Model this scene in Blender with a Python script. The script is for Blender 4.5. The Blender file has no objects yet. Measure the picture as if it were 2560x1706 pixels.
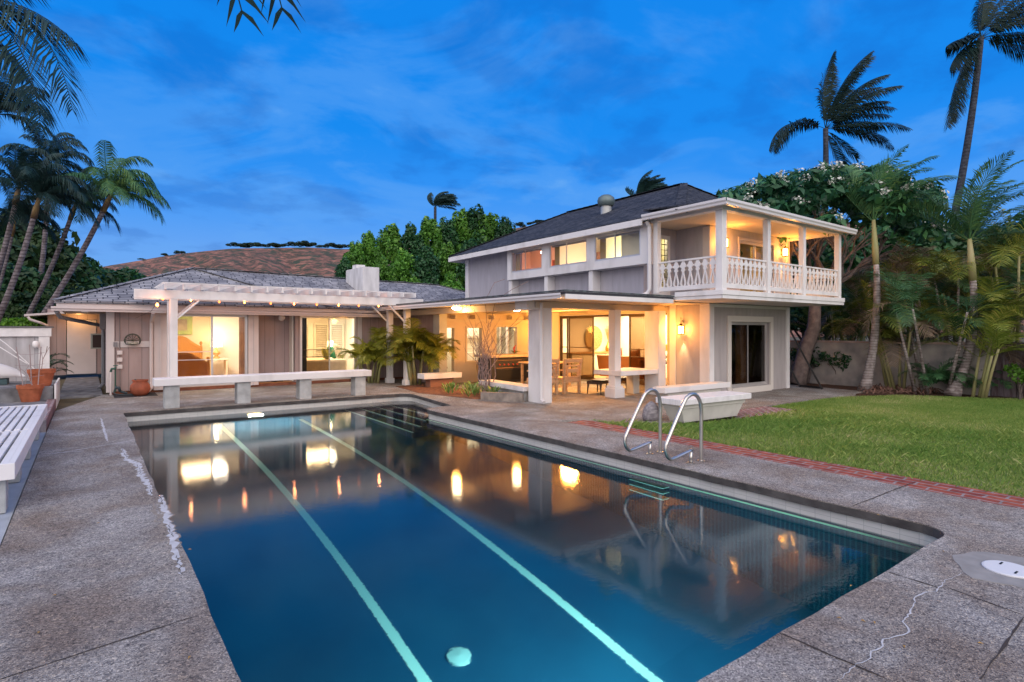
import bpy, bmesh, math, random
import numpy as np
from mathutils import Vector, Matrix
from mathutils.geometry import tessellate_polygon
R_ = math.radians
random.seed(7); RNG = np.random.default_rng(7)
sc = bpy.context.scene
COL = sc.collection
# ------------------------------------------------------------------ camera
F_PX, HOR, EYE, YAW = 1440.0, 828.0, 1.7, R_(36.4)
FW = Vector((math.sin(YAW), math.cos(YAW), 0)); RT = Vector((math.cos(YAW), -math.sin(YAW), 0))
cam = bpy.data.objects.new('camera', bpy.data.cameras.new('camera')); COL.objects.link(cam)
cam.location = (0, 0, EYE); cam.rotation_euler = (R_(90), 0, -YAW)
cam.data.sensor_width = 36; cam.data.lens = F_PX / 2560 * 36
cam.data.shift_y = (HOR - 853) / 2560
cam.data.clip_start = .05; cam.data.clip_end = 4000
sc.camera = cam
def at(u, v, z=None, d=None):
    """point seen at photo pixel (u,v) on the level z, or at depth d"""
    s, t = (u - 1280) / F_PX, (HOR - v) / F_PX
    k = (z - EYE) / t if z is not None else d
    p = FW * k + RT * (s * k)
    return Vector((p.x, p.y, EYE + t * k))
# ------------------------------------------------------------------ world
w = bpy.data.worlds.new('World'); sc.world = w; w.use_nodes = True
nt = w.node_tree; nt.nodes.clear()
def N(nt, t, **k):
    n = nt.nodes.new(t)
    for a, b in k.items():
        if a.startswith('i_'): n.inputs[int(a[2:])].default_value = b
        else: setattr(n, a, b)
    return n
def L(nt, a, b): nt.links.new(a, b)
def ramp(nt, stops, interp='LINEAR'):
    n = nt.nodes.new('ShaderNodeValToRGB'); e = n.color_ramp.elements; n.color_ramp.interpolation = interp
    while len(e) < len(stops): e.new(.5)
    for x, (p, c) in zip(e, stops):
        x.position = p; x.color = (*c, 1) if len(c) == 3 else c
    return n
tc = N(nt, 'ShaderNodeTexCoord'); sep = N(nt, 'ShaderNodeSeparateXYZ'); L(nt, tc.outputs['Generated'], sep.inputs[0])
blue = ramp(nt, [(0, (.20, .42, .84)), (.08, (.17, .40, .88)), (.17, (.075, .33, .91)), (.24, (.02, .275, .90)), (.32, (.0, .245, .87)), (.60, (.0, .22, .82)), (1, (.03, .13, .50))])
L(nt, sep.outputs[2], blue.inputs[0])
# cloud layer: direction projected on a flat ceiling
zadd = N(nt, 'ShaderNodeMath', operation='ADD', i_1=.22); L(nt, sep.outputs[2], zadd.inputs[0])
dv = N(nt, 'ShaderNodeVectorMath', operation='DIVIDE'); cmb = N(nt, 'ShaderNodeCombineXYZ')
for i in range(3): L(nt, zadd.outputs[0], cmb.inputs[i])
L(nt, tc.outputs['Generated'], dv.inputs[0]); L(nt, cmb.outputs[0], dv.inputs[1])
mp = N(nt, 'ShaderNodeMapping'); mp.inputs['Rotation'].default_value = (0, 0, .5); mp.inputs['Scale'].default_value = (1.5, 1.6, .4); mp.inputs['Location'].default_value = (3.1, 1.7, 0)
L(nt, dv.outputs[0], mp.inputs[0])
n1 = N(nt, 'ShaderNodeTexNoise'); n1.inputs['Scale'].default_value = 1.15; n1.inputs['Detail'].default_value = 7; n1.inputs['Roughness'].default_value = .56; n1.inputs['Distortion'].default_value = .7
L(nt, mp.outputs[0], n1.inputs['Vector'])
cr = ramp(nt, [(.44, (0, 0, 0)), (.58, (.38, .38, .38)), (.72, (.85, .85, .85))], 'EASE'); L(nt, n1.outputs[0], cr.inputs[0])
mixc = N(nt, 'ShaderNodeMix', data_type='RGBA'); L(nt, cr.outputs[0], mixc.inputs[0]); L(nt, blue.outputs[0], mixc.inputs[6]); mixc.inputs[7].default_value = (.12, .385, .90, 1)
n2 = N(nt, 'ShaderNodeTexNoise'); n2.inputs['Scale'].default_value = 2.3; n2.inputs['Detail'].default_value = 6; n2.inputs['Roughness'].default_value = .55; L(nt, mp.outputs[0], n2.inputs['Vector'])
cr2 = ramp(nt, [(.36, (.74, .80, .86)), (.52, (1, 1, 1)), (1, (1, 1, 1))], 'EASE'); L(nt, n2.outputs[0], cr2.inputs[0])
mixd = N(nt, 'ShaderNodeMix', data_type='RGBA', blend_type='MULTIPLY'); mixd.inputs[0].default_value = 1; L(nt, mixc.outputs[2], mixd.inputs[6]); L(nt, cr2.outputs[0], mixd.inputs[7])
# afterglow behind the camera
dt = N(nt, 'ShaderNodeVectorMath', operation='DOT_PRODUCT'); dt.inputs[1].default_value = (FW.x, FW.y, -.35); L(nt, tc.outputs['Generated'], dt.inputs[0])
mr = N(nt, 'ShaderNodeMapRange', interpolation_type='SMOOTHSTEP'); mr.inputs[1].default_value = -.02; mr.inputs[2].default_value = -.65; L(nt, dt.outputs['Value'], mr.inputs[0])
glow = N(nt, 'ShaderNodeMix', data_type='RGBA'); L(nt, mr.outputs[0], glow.inputs[0]); L(nt, mixd.outputs[2], glow.inputs[6]); glow.inputs[7].default_value = (1.80, 1.64, 1.62, 1)
bg = N(nt, 'ShaderNodeBackground'); L(nt, glow.outputs[2], bg.inputs[0]); bg.inputs[1].default_value = 1.0
sky = N(nt, 'ShaderNodeTexSky', sky_type='NISHITA'); sky.sun_disc = False; sky.sun_elevation = R_(2); sky.sun_rotation = YAW + math.pi + .3
bg2 = N(nt, 'ShaderNodeBackground'); L(nt, sky.outputs[0], bg2.inputs[0]); bg2.inputs[1].default_value = .01
ad = N(nt, 'ShaderNodeAddShader'); L(nt, bg.outputs[0], ad.inputs[0]); L(nt, bg2.outputs[0], ad.inputs[1])
wo = N(nt, 'ShaderNodeOutputWorld'); L(nt, ad.outputs[0], wo.inputs[0])
# one very soft low sun for the afterglow
sl = bpy.data.lights.new('sun', 'SUN'); sl.energy = .5; sl.angle = R_(35); sl.color = (1, .93, .92)
so = bpy.data.objects.new('sun', sl); COL.objects.link(so)
so.rotation_euler = (R_(58), 0, -YAW + R_(18))
sc.view_settings.view_transform = 'Standard'; sc.view_settings.look = 'None'; sc.view_settings.exposure = 0; sc.view_settings.gamma = 1
sc.cycles.use_denoising = True
try: sc.cycles.denoiser = 'OPENIMAGEDENOISE'
except Exception: pass
sc.cycles.max_bounces = 9; sc.cycles.diffuse_bounces = 3; sc.cycles.glossy_bounces = 4; sc.cycles.transmission_bounces = 6; sc.cycles.transparent_max_bounces = 10
sc.cycles.caustics_reflective = False; sc.cycles.caustics_refractive = False
sc.cycles.sample_clamp_indirect = 4; sc.cycles.sample_clamp_direct = 0; sc.cycles.blur_glossy = .5
# ------------------------------------------------------------------ materials
MATS = {}
def mat(name, col, rough=.6, metal=0, var=0, vscale=3, bump=0, bscale=40, emit=None, es=0, spec=.4, detail=4, col2=None, stretch=None, thresh=None, trans=0, ior=1.45, coat=0, bdist=.01, rnd=0):
    if name in MATS: return MATS[name]
    m = bpy.data.materials.new(name); m.use_nodes = True; t = m.node_tree
    b = t.nodes['Principled BSDF']
    b.inputs['Base Color'].default_value = (*col, 1); b.inputs['Roughness'].default_value = rough; b.inputs['Metallic'].default_value = metal
    b.inputs['Specular IOR Level'].default_value = spec; b.inputs['Transmission Weight'].default_value = trans; b.inputs['IOR'].default_value = ior
    b.inputs['Coat Weight'].default_value = coat
    tcn = N(t, 'ShaderNodeTexCoord'); vec = tcn.outputs['Object']
    if stretch:
        mpn = N(t, 'ShaderNodeMapping'); mpn.inputs['Scale'].default_value = stretch; L(t, vec, mpn.inputs[0]); vec = mpn.outputs[0]
    last = None
    if var or col2:
        n = N(t, 'ShaderNodeTexNoise'); n.inputs['Scale'].default_value = vscale; n.inputs['Detail'].default_value = detail; L(t, vec, n.inputs['Vector'])
        c2 = col2 if col2 else tuple(c * (1 - var) for c in col); c1 = col if col2 else tuple(min(1, c * (1 + var)) for c in col)
        a, z = thresh or (.32, .68)
        r = ramp(t, [(a, c2), (z, c1)]); L(t, n.outputs[0], r.inputs[0]); last = r.outputs[0]
    if rnd:
        oi = N(t, 'ShaderNodeObjectInfo'); hs = N(t, 'ShaderNodeHueSaturation')
        mrr = N(t, 'ShaderNodeMapRange'); mrr.inputs[3].default_value = 1 - rnd; mrr.inputs[4].default_value = 1 + rnd; L(t, oi.outputs['Random'], mrr.inputs[0])
        L(t, mrr.outputs[0], hs.inputs['Value']); hs.inputs['Color'].default_value = (*col, 1)
        if last: L(t, last, hs.inputs['Color'])
        last = hs.outputs[0]
    if last: L(t, last, b.inputs['Base Color'])
    if bump:
        n = N(t, 'ShaderNodeTexNoise'); n.inputs['Scale'].default_value = bscale; n.inputs['Detail'].default_value = 3; L(t, vec, n.inputs['Vector'])
        bp = N(t, 'ShaderNodeBump'); bp.inputs['Strength'].default_value = bump; bp.inputs['Distance'].default_value = bdist; L(t, n.outputs[0], bp.inputs['Height']); L(t, bp.outputs[0], b.inputs['Normal'])
    if emit: b.inputs['Emission Color'].default_value = (*emit, 1); b.inputs['Emission Strength'].default_value = es
    MATS[name] = m; return m
def horiz(t):
    """coordinate that runs horizontally along any upright or sloping face, plus z and the across coordinate"""
    g = N(t, 'ShaderNodeNewGeometry'); s = N(t, 'ShaderNodeSeparateXYZ'); L(t, g.outputs['Position'], s.inputs[0])
    sn = N(t, 'ShaderNodeSeparateXYZ'); L(t, g.outputs['True Normal'], sn.inputs[0])
    ax = N(t, 'ShaderNodeMath', operation='ABSOLUTE'); ay = N(t, 'ShaderNodeMath', operation='ABSOLUTE'); L(t, sn.outputs[0], ax.inputs[0]); L(t, sn.outputs[1], ay.inputs[0])
    gt = N(t, 'ShaderNodeMath', operation='GREATER_THAN'); L(t, ax.outputs[0], gt.inputs[0]); L(t, ay.outputs[0], gt.inputs[1])
    m1 = N(t, 'ShaderNodeMix', data_type='FLOAT'); L(t, gt.outputs[0], m1.inputs[0]); L(t, s.outputs[0], m1.inputs[2]); L(t, s.outputs[1], m1.inputs[3])
    m2 = N(t, 'ShaderNodeMix', data_type='FLOAT'); L(t, gt.outputs[0], m2.inputs[0]); L(t, s.outputs[1], m2.inputs[2]); L(t, s.outputs[0], m2.inputs[3])
    return m1.outputs[0], m2.outputs[0], s.outputs[2]
def siding(name, col, step=.3, groove=.035, var=.06, dark=.45):
    m = mat(name, col, .7); t = m.node_tree; b = t.nodes['Principled BSDF']
    h, a, z = horiz(t)
    d = N(t, 'ShaderNodeMath', operation='DIVIDE', i_1=step); L(t, h, d.inputs[0]); f = N(t, 'ShaderNodeMath', operation='FRACT'); L(t, d.outputs[0], f.inputs[0])
    lt = N(t, 'ShaderNodeMath', operation='LESS_THAN', i_1=groove); L(t, f.outputs[0], lt.inputs[0])
    n = N(t, 'ShaderNodeTexNoise'); n.inputs['Scale'].default_value = 2.2; n.inputs['Detail'].default_value = 6
    cb = N(t, 'ShaderNodeCombineXYZ'); L(t, h, cb.inputs[0]); L(t, z, cb.inputs[2]); mm = N(t, 'ShaderNodeMapping'); mm.inputs['Scale'].default_value = (3, 1, .6); L(t, cb.outputs[0], mm.inputs[0]); L(t, mm.outputs[0], n.inputs['Vector'])
    r = ramp(t, [(.3, tuple(c * (1 - var * 2) for c in col)), (.7, tuple(c * (1 + var) for c in col))]); L(t, n.outputs[0], r.inputs[0])
    mx = N(t, 'ShaderNodeMix', data_type='RGBA'); L(t, lt.outputs[0], mx.inputs[0]); L(t, r.outputs[0], mx.inputs[6]); mx.inputs[7].default_value = (*[c * dark for c in col], 1)
    L(t, mx.outputs[2], b.inputs['Base Color'])
    bp = N(t, 'ShaderNodeBump', invert=True); bp.inputs['Strength'].default_value = .8; bp.inputs['Distance'].default_value = .01; L(t, lt.outputs[0], bp.inputs['Height']); L(t, bp.outputs[0], b.inputs['Normal'])
    return m
def shingles(name, c1, c2, mortar, sx=.33, sz=.14):
    m = mat(name, c1, .85, spec=.2); t = m.node_tree; b = t.nodes['Principled BSDF']
    h, a, z = horiz(t); cb = N(t, 'ShaderNodeCombineXYZ'); L(t, h, cb.inputs[0])
    zz = N(t, 'ShaderNodeMath', operation='MULTIPLY', i_1=2.6); L(t, z, zz.inputs[0]); L(t, zz.outputs[0], cb.inputs[1])
    br = N(t, 'ShaderNodeTexBrick', offset=.37, squash=.8, squash_frequency=3); L(t, cb.outputs[0], br.inputs[0])
    for i, c in ((1, c1), (2, c2), (3, mortar)): br.inputs[i].default_value = (*c, 1)
    br.inputs[4].default_value = 1; br.inputs['Mortar Size'].default_value = .016; br.inputs['Mortar Smooth'].default_value = .3; br.inputs['Bias'].default_value = 0; br.inputs['Brick Width'].default_value = sx; br.inputs['Row Height'].default_value = sz
    n = N(t, 'ShaderNodeTexNoise'); n.inputs['Scale'].default_value = 2; n.inputs['Detail'].default_value = 8; L(t, cb.outputs[0], n.inputs['Vector'])
    r = ramp(t, [(.3, (.62, .62, .66)), (.7, (1.25, 1.22, 1.2))]); L(t, n.outputs[0], r.inputs[0])
    mx = N(t, 'ShaderNodeMix', data_type='RGBA', blend_type='MULTIPLY'); mx.inputs[0].default_value = 1; L(t, br.outputs[0], mx.inputs[6]); L(t, r.outputs[0], mx.inputs[7]); L(t, mx.outputs[2], b.inputs['Base Color'])
    bp = N(t, 'ShaderNodeBump', invert=True); bp.inputs['Strength'].default_value = .7; bp.inputs['Distance'].default_value = .015; L(t, br.outputs['Fac'], bp.inputs['Height']); L(t, bp.outputs[0], b.inputs['Normal'])
    return m
def glass(name, tint=(1, 1, 1), rough=.0, gl=1.0):
    m = bpy.data.materials.new(name); m.use_nodes = True; t = m.node_tree; t.nodes.clear()
    fr = N(t, 'ShaderNodeFresnel'); fr.inputs[0].default_value = 1.45; mu = N(t, 'ShaderNodeMath', operation='MULTIPLY', i_1=gl); gb = N(t, 'ShaderNodeNewGeometry'); inv = N(t, 'ShaderNodeMath', operation='SUBTRACT', i_0=1.0); L(t, gb.outputs['Backfacing'], inv.inputs[1]); m0 = N(t, 'ShaderNodeMath', operation='MULTIPLY'); L(t, fr.outputs[0], m0.inputs[0]); L(t, inv.outputs[0], m0.inputs[1]); L(t, m0.outputs[0], mu.inputs[0])
    tr = N(t, 'ShaderNodeBsdfTransparent'); tr.inputs[0].default_value = (*tint, 1); g = N(t, 'ShaderNodeBsdfGlossy'); g.inputs['Roughness'].default_value = rough
    mx = N(t, 'ShaderNodeMixShader'); L(t, mu.outputs[0], mx.inputs[0]); L(t, tr.outputs[0], mx.inputs[1]); L(t, g.outputs[0], mx.inputs[2])
    o = N(t, 'ShaderNodeOutputMaterial'); L(t, mx.outputs[0], o.inputs[0]); MATS[name] = m; return m
WHITE = mat('white_paint', (.75, .74, .75), .55, col2=(.60, .585, .585), vscale=2.2, detail=9, stretch=(1, 1, .45), thresh=(.30, .52), bump=.12, bscale=25)
TRIM = mat('trim_paint', (.62, .56, .55), .55, var=.05, vscale=2)
WOODW = mat('weathered_white_paint', (.70, .69, .70), .6, var=.10, vscale=5, stretch=(1, 6, 1), bump=.1)
MAUVE = siding('mauve_siding', (.37, .285, .275), .30)
LAV = siding('lavender_wall', (.43, .42, .475), 1.22, .006, dark=.8)
GREIGE = siding('greige_wall', (.43, .40, .405), 1.22, .006, dark=.85)
ROOF1 = shingles('grey_shingles', (.36, .37, .40), (.20, .21, .24), (.05, .055, .07))
ROOF2 = shingles('charcoal_shingles', (.075, .082, .10), (.034, .04, .055), (.010, .012, .018), .3, .13)
GUTTER = mat('gutter_enamel', (.60, .53, .52), .4)
GUTW = mat('white_gutter_enamel', (.66, .65, .67), .38)
ALU = mat('aluminium', (.62, .60, .60), .35, .6)
BRONZE = mat('bronze_frame', (.10, .065, .035), .4, .5)
COPPER = mat('verdigris_copper', (.13, .17, .17), .6, .3, col2=(.05, .05, .06), vscale=9)
GLASS = glass('clear_glass')
SCREEN = glass('dark_screen', (.50, .42, .33), .1, .6)
SCREEN2 = glass('light_screen', (.80, .72, .60), .1, .7)
DARKGL = glass('dark_glass', (.55, .5, .45), 0, 1.6)
BLACK = mat('black_paint', (.012, .012, .014), .45)
CONC = mat('pale_concrete', (.40, .42, .43), .85, var=.18, vscale=6, bump=.3, bscale=60)
DCONC = mat('stained_concrete', (.26, .265, .28), .9, col2=(.09, .09, .10), vscale=4, bump=.4, bscale=40)
CREAM = mat('cream_plaster', (.52, .51, .47), .85, var=.1, vscale=3, bump=.15)
TERRA = mat('terracotta', (.38, .115, .055), .8, var=.25, vscale=7, bump=.1)
STEEL = mat('brushed_steel', (.60, .57, .53), .28, 1, bump=.03, bscale=200)
SOIL = mat('soil', (.085, .045, .03), .95, var=.4, vscale=8, bump=.8, bscale=20, bdist=.05)
TEAK = mat('teak', (.55, .37, .22), .6, var=.15, vscale=3, stretch=(1, 1, 8), bump=.1)
WICKER = mat('wicker', (.42, .24, .10), .7, var=.4, vscale=60, bump=.6, bscale=90)
DWICK = mat('dark_wicker', (.05, .03, .022), .45, var=.4, vscale=60, bump=.5, bscale=80)
IVORY = mat('room_paint', (.82, .77, .68), .7)
OAK = mat('oak_floor', (.42, .19, .06), .35, var=.25, vscale=2, stretch=(.6, 8, 1))
LINEN = mat('linen', (.62, .50, .36), .9, var=.1, vscale=6)
# ------------------------------------------------------------------ mesh builder
class MB:
    def __init__(s): s.v = []; s.f = []
    def add(s, vs, fs):
        o = len(s.v); s.v += [tuple(p) for p in vs]; s.f += [tuple(i + o for i in f) for f in fs]; return s
    def box(s, x0, x1, y0, y1, z0, z1):
        if x0 > x1: x0, x1 = x1, x0
        if y0 > y1: y0, y1 = y1, y0
        return s.add([(x0, y0, z0), (x1, y0, z0), (x1, y1, z0), (x0, y1, z0), (x0, y0, z1), (x1, y0, z1), (x1, y1, z1), (x0, y1, z1)],
                     [(0, 3, 2, 1), (4, 5, 6, 7), (0, 1, 5, 4), (1, 2, 6, 5), (2, 3, 7, 6), (3, 0, 4, 7)])
    def bar(s, p, q, w, h, up=(0, 0, 1)):
        p, q = Vector(p), Vector(q); d = (q - p).normalized(); u = Vector(up)
        if abs(d.dot(u)) > .98: u = Vector((1, 0, 0))
        a = d.cross(u).normalized() * w / 2; b = a.cross(d).normalized() * h / 2
        vs = [p - a - b, p + a - b, p + a + b, p - a + b, q - a - b, q + a - b, q + a + b, q - a + b]
        return s.add(vs, [(0, 1, 2, 3), (4, 7, 6, 5), (0, 4, 5, 1), (1, 5, 6, 2), (2, 6, 7, 3), (3, 7, 4, 0)])
    def tube(s, pts, r, n=8, caps=True):
        pts = [Vector(p) for p in pts]; k = len(pts); rs = r if isinstance(r, (list, tuple)) else [r] * k
        vs = []; up = Vector((.13, .21, .97)); prev = None
        for i, p in enumerate(pts):
            d = (pts[min(i + 1, k - 1)] - pts[max(i - 1, 0)]).normalized()
            if prev is None: a = d.cross(up if abs(d.dot(up)) < .95 else Vector((1, 0, 0))).normalized()
            else: a = (prev - d * prev.dot(d)).normalized()
            prev = a; b = d.cross(a)
            for j in range(n):
                c = 2 * math.pi * j / n; vs.append(p + (a * math.cos(c) + b * math.sin(c)) * rs[i])
        fs = [(i * n + j, i * n + (j + 1) % n, (i + 1) * n + (j + 1) % n, (i + 1) * n + j) for i in range(k - 1) for j in range(n)]
        if caps: fs += [tuple(range(n))[::-1], tuple((k - 1) * n + j for j in range(n))]
        return s.add(vs, fs)
    def lathe(s, prof, c=(0, 0, 0), n=24, cap=True, sx=1, sy=1):
        vs = [(c[0] + r * math.cos(2 * math.pi * j / n) * sx, c[1] + r * math.sin(2 * math.pi * j / n) * sy, c[2] + z) for r, z in prof for j in range(n)]
        k = len(prof); fs = [(i * n + j, i * n + (j + 1) % n, (i + 1) * n + (j + 1) % n, (i + 1) * n + j) for i in range(k - 1) for j in range(n)]
        if cap: fs += [tuple(range(n))[::-1], tuple((k - 1) * n + j for j in range(n))]
        return s.add(vs, fs)
    def poly(s, pts): return s.add(pts, [tuple(range(len(pts)))])
    def slab(s, pts, t):
        """flat or sloping polygon given thickness t downwards"""
        n = len(pts); lo = [(x, y, z - t) for x, y, z in pts]
        return s.add(list(pts) + lo, [tuple(range(n)), tuple(range(2 * n - 1, n - 1, -1))] + [(i, i + n, (i + 1) % n + n, (i + 1) % n) for i in range(n)])
    def extrude(s, outline, holes, z0, z1):
        loops = [[Vector((x, y, 0)) for x, y in outline]] + [[Vector((x, y, 0)) for x, y in h] for h in holes]
        flat = [p for l in loops for p in l]; tris = tessellate_polygon(loops); m = len(flat)
        vs = [(p.x, p.y, z1) for p in flat] + [(p.x, p.y, z0) for p in flat]; fs = []
        for a, b, c in tris:
            nz = (flat[b] - flat[a]).cross(flat[c] - flat[a]).z
            if nz < 0: b, c = c, b
            fs += [(a, b, c), (c + m, b + m, a + m)]
        o = 0
        for l in loops:
            k = len(l)
            for i in range(k): fs.append((o + i, o + (i + 1) % k, o + (i + 1) % k + m, o + i + m))
            o += k
        return s.add(vs, fs)
    def build(s, name, m, parent=None, bevel=0, smooth=False, loc=None, **props):
        base = Vector((0, 0, 0)); p = parent
        while p is not None: base += p.location; p = p.parent
        if parent is not None and parent.get('_loc'): base = Vector((0, 0, 0))
        if parent is not None and parent.parent is not None and parent.parent.get('_loc'): base = Vector((0, 0, 0))
        own = Vector(loc) if loc else Vector((0, 0, 0))
        me = bpy.data.meshes.new(name); off = base + own
        me.from_pydata([(v[0] - off.x, v[1] - off.y, v[2] - off.z) for v in s.v], [], s.f); me.update()
        bm = bmesh.new(); bm.from_mesh(me); bmesh.ops.recalc_face_normals(bm, faces=bm.faces); bm.to_mesh(me); bm.free()
        if smooth: me.polygons.foreach_set('use_smooth', [True] * len(me.polygons))
        me.materials.append(m)
        o = bpy.data.objects.new(name, me); COL.objects.link(o); o.parent = parent; o.location = own
        if bevel:
            b = o.modifiers.new('bevel', 'BEVEL'); b.width = bevel; b.segments = 2; b.limit_method = 'ANGLE'
        for k, v in props.items(): o[k] = v
        return o
def thing(name, loc, label, cat, group=None, local=False, rz=0):
    o = bpy.data.objects.new(name, None); COL.objects.link(o); o.location = loc; o.rotation_euler.z = rz; o.empty_display_size = .2
    o['label'] = label; o['category'] = cat
    if group: o['group'] = group
    if local: o['_loc'] = 1
    return o
def tag(o, label, cat, group=None):
    o['label'] = label; o['category'] = cat
    if group: o['group'] = group
    return o
def struct(o, kind='structure'): o['kind'] = kind; return o
def dup(o, loc=None, rz=None, label=None, parent=None, scale=None, group=None):
    c = o.copy(); COL.objects.link(c)
    if parent is not None: c.parent = parent
    if loc is not None: c.location = loc
    if rz is not None: c.rotation_euler.z = rz
    if scale is not None: c.scale = scale if hasattr(scale, '__len__') else (scale,) * 3
    if label: c['label'] = label
    if group: c['group'] = group
    for ch in list(o.children): dup(ch, parent=c)
    return c
def raw_mesh(name, V, Fc, m, parent=None, loc=None, smooth=False):
    """numpy verts (n,3) and faces (k,3 or 4) -> object"""
    me = bpy.data.meshes.new(name); V = np.asarray(V, dtype=np.float32); Fc = np.asarray(Fc, dtype=np.int32); k = Fc.shape[1]
    me.vertices.add(len(V)); me.vertices.foreach_set('co', V.ravel()); me.loops.add(Fc.size); me.loops.foreach_set('vertex_index', Fc.ravel())
    me.polygons.add(len(Fc)); me.polygons.foreach_set('loop_start', np.arange(len(Fc), dtype=np.int32) * k); me.update(calc_edges=True)
    me.materials.append(m); o = bpy.data.objects.new(name, me); COL.objects.link(o); o.parent = parent
    if loc is not None: o.location = loc
    return o
def wall(mb, axis, c0, c1, a0, a1, z0, z1, ops=()):
    """wall slab; axis 'x' = runs along x, thick in y from c0 to c1; ops = openings (a0,a1,z0,z1)"""
    xs = sorted({a0, a1, *[v for o in ops for v in o[:2]]})
    for i in range(len(xs) - 1):
        m = (xs[i] + xs[i + 1]) / 2; cuts = sorted([(o[2], o[3]) for o in ops if o[0] < m < o[1]]); z = z0; segs = []
        for q0, q1 in cuts:
            if q0 > z: segs.append((z, q0))
            z = q1
        if z < z1: segs.append((z, z1))
        for q0, q1 in segs:
            if axis == 'x': mb.box(xs[i], xs[i + 1], c0, c1, q0, q1)
            else: mb.box(c0, c1, xs[i], xs[i + 1], q0, q1)
    return mb
def lamp(name, kind, loc, energy, col, size=.1, rot=None, parent=None, spot=None, sy=None):
    l = bpy.data.lights.new(name, kind); l.energy = energy; l.color = col
    if kind in ('POINT', 'SPOT'): l.shadow_soft_size = size
    if kind == 'AREA':
        l.size = size
        if sy: l.shape = 'RECTANGLE'; l.size_y = sy
    if spot: l.spot_size = spot; l.spot_blend = .6
    o = bpy.data.objects.new(name, l); COL.objects.link(o); o.location = loc
    if rot: o.rotation_euler = rot
    if parent: o.parent = parent; o.location = Vector(loc) - parent.location
    return o
WARM = (1, .70, .38); AMBER = (1, .52, .16); CREAML = (1, .86, .62)
# ================================================================== GROUND, DECK, POOL
def aggregate(name):
    m = mat(name, (.2, .18, .17), .88, spec=.25); t = m.node_tree; b = t.nodes['Principled BSDF']; tcn = N(t, 'ShaderNodeTexCoord'); v = tcn.outputs['Object']
    big = N(t, 'ShaderNodeTexNoise'); big.inputs['Scale'].default_value = 1.3; big.inputs['Detail'].default_value = 9; big.inputs['Roughness'].default_value = .62; big.inputs['Distortion'].default_value = .5; L(t, v, big.inputs['Vector'])
    r1 = ramp(t, [(.34, (.205, .172, .148)), (.46, (.245, .222, .202)), (.56, (.285, .275, .262)), (.70, (.38, .375, .365))]); L(t, big.outputs[0], r1.inputs[0])
    vo = N(t, 'ShaderNodeTexVoronoi'); vo.inputs['Scale'].default_value = 130; L(t, v, vo.inputs['Vector'])
    sp = N(t, 'ShaderNodeSeparateColor'); L(t, vo.outputs['Color'], sp.inputs[0])
    r2 = ramp(t, [(0, (.30, .30, .34)), (.28, (.82, .82, .84)), (.75, (1.12, 1.11, 1.09)), (1, (1.85, 1.82, 1.75))]); L(t, sp.outputs[0], r2.inputs[0])
    v2 = N(t, 'ShaderNodeTexVoronoi'); v2.inputs['Scale'].default_value = 38; L(t, v, v2.inputs['Vector']); s2 = N(t, 'ShaderNodeSeparateColor'); L(t, v2.outputs['Color'], s2.inputs[0])
    r3 = ramp(t, [(0, (.62, .63, .66)), (.2, (1, 1, 1)), (.93, (1, 1, 1)), (1, (1.35, 1.3, 1.2))]); L(t, s2.outputs[1], r3.inputs[0])
    m1 = N(t, 'ShaderNodeMix', data_type='RGBA', blend_type='MULTIPLY'); m1.inputs[0].default_value = 1; L(t, r1.outputs[0], m1.inputs[6]); L(t, r2.outputs[0], m1.inputs[7])
    m2 = N(t, 'ShaderNodeMix', data_type='RGBA', blend_type='MULTIPLY'); m2.inputs[0].default_value = 1; L(t, m1.outputs[2], m2.inputs[6]); L(t, r3.outputs[0], m2.inputs[7])
    # stain patches
    st = N(t, 'ShaderNodeTexNoise'); st.inputs['Scale'].default_value = .55; st.inputs['Detail'].default_value = 5; L(t, v, st.inputs['Vector']); r4 = ramp(t, [(.35, (.86, .85, .87)), (.6, (1.06, 1.04, 1.03))]); L(t, st.outputs[0], r4.inputs[0])
    m3 = N(t, 'ShaderNodeMix', data_type='RGBA', blend_type='MULTIPLY'); m3.inputs[0].default_value = 1; L(t, m2.outputs[2], m3.inputs[6]); L(t, r4.outputs[0], m3.inputs[7]); L(t, m3.outputs[2], b.inputs['Base Color'])
    bp = N(t, 'ShaderNodeBump'); bp.inputs['Strength'].default_value = .6; bp.inputs['Distance'].default_value = .006; L(t, vo.outputs['Distance'], bp.inputs['Height']); L(t, bp.outputs[0], b.inputs['Normal'])
    return m
DECK = aggregate('exposed_aggregate')
PX0, PX1, PY0, PY1 = .60, 5.93, 1.72, 14.45
def wavy(pts, amp=.012, step=.35):
    out = []
    for i in range(len(pts)):
        a, b = Vector(pts[i]), Vector(pts[(i + 1) % len(pts)]); n = max(1, int((b - a).length / step)); nrm = Vector((-(b - a).y, (b - a).x)).normalized()
        for j in range(n): p = a.lerp(b, j / n); o = random.uniform(-amp, amp) if n > 2 else 0; out.append((p.x + nrm.x * o, p.y + nrm.y * o))
    return out
def arc(cx, cy, r, a0, a1, n=6): return [(cx + r * math.cos(R_(a0 + (a1 - a0) * i / n)), cy + r * math.sin(R_(a0 + (a1 - a0) * i / n))) for i in range(n + 1)]
hole = wavy([(PX0, PY0), *arc(PX1 - .22, PY0 + .22, .22, -90, 0, 4), *arc(PX1 + .28, 11.35 - .28, .28, 180, 90, 6), (6.72, 11.42), *arc(6.72, 14.1, .35, 0, 90, 5), (PX0, PY1)])
deck_out = [(-.55, -7), (7.19, -7), (7.19, 8.3), (7.6, 8.1), (8.1, 7.3), (8.45, 6.8), (10.3, 6.8), (10.6, 7.1), (17.6, 7.1), (17.9, 8.9), (17.9, 18.9), (.35, 18.9), (-.55, 15.6)]
struct(MB().extrude(deck_out, [hole], -.085, 0).build('pool_deck', DECK))
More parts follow.
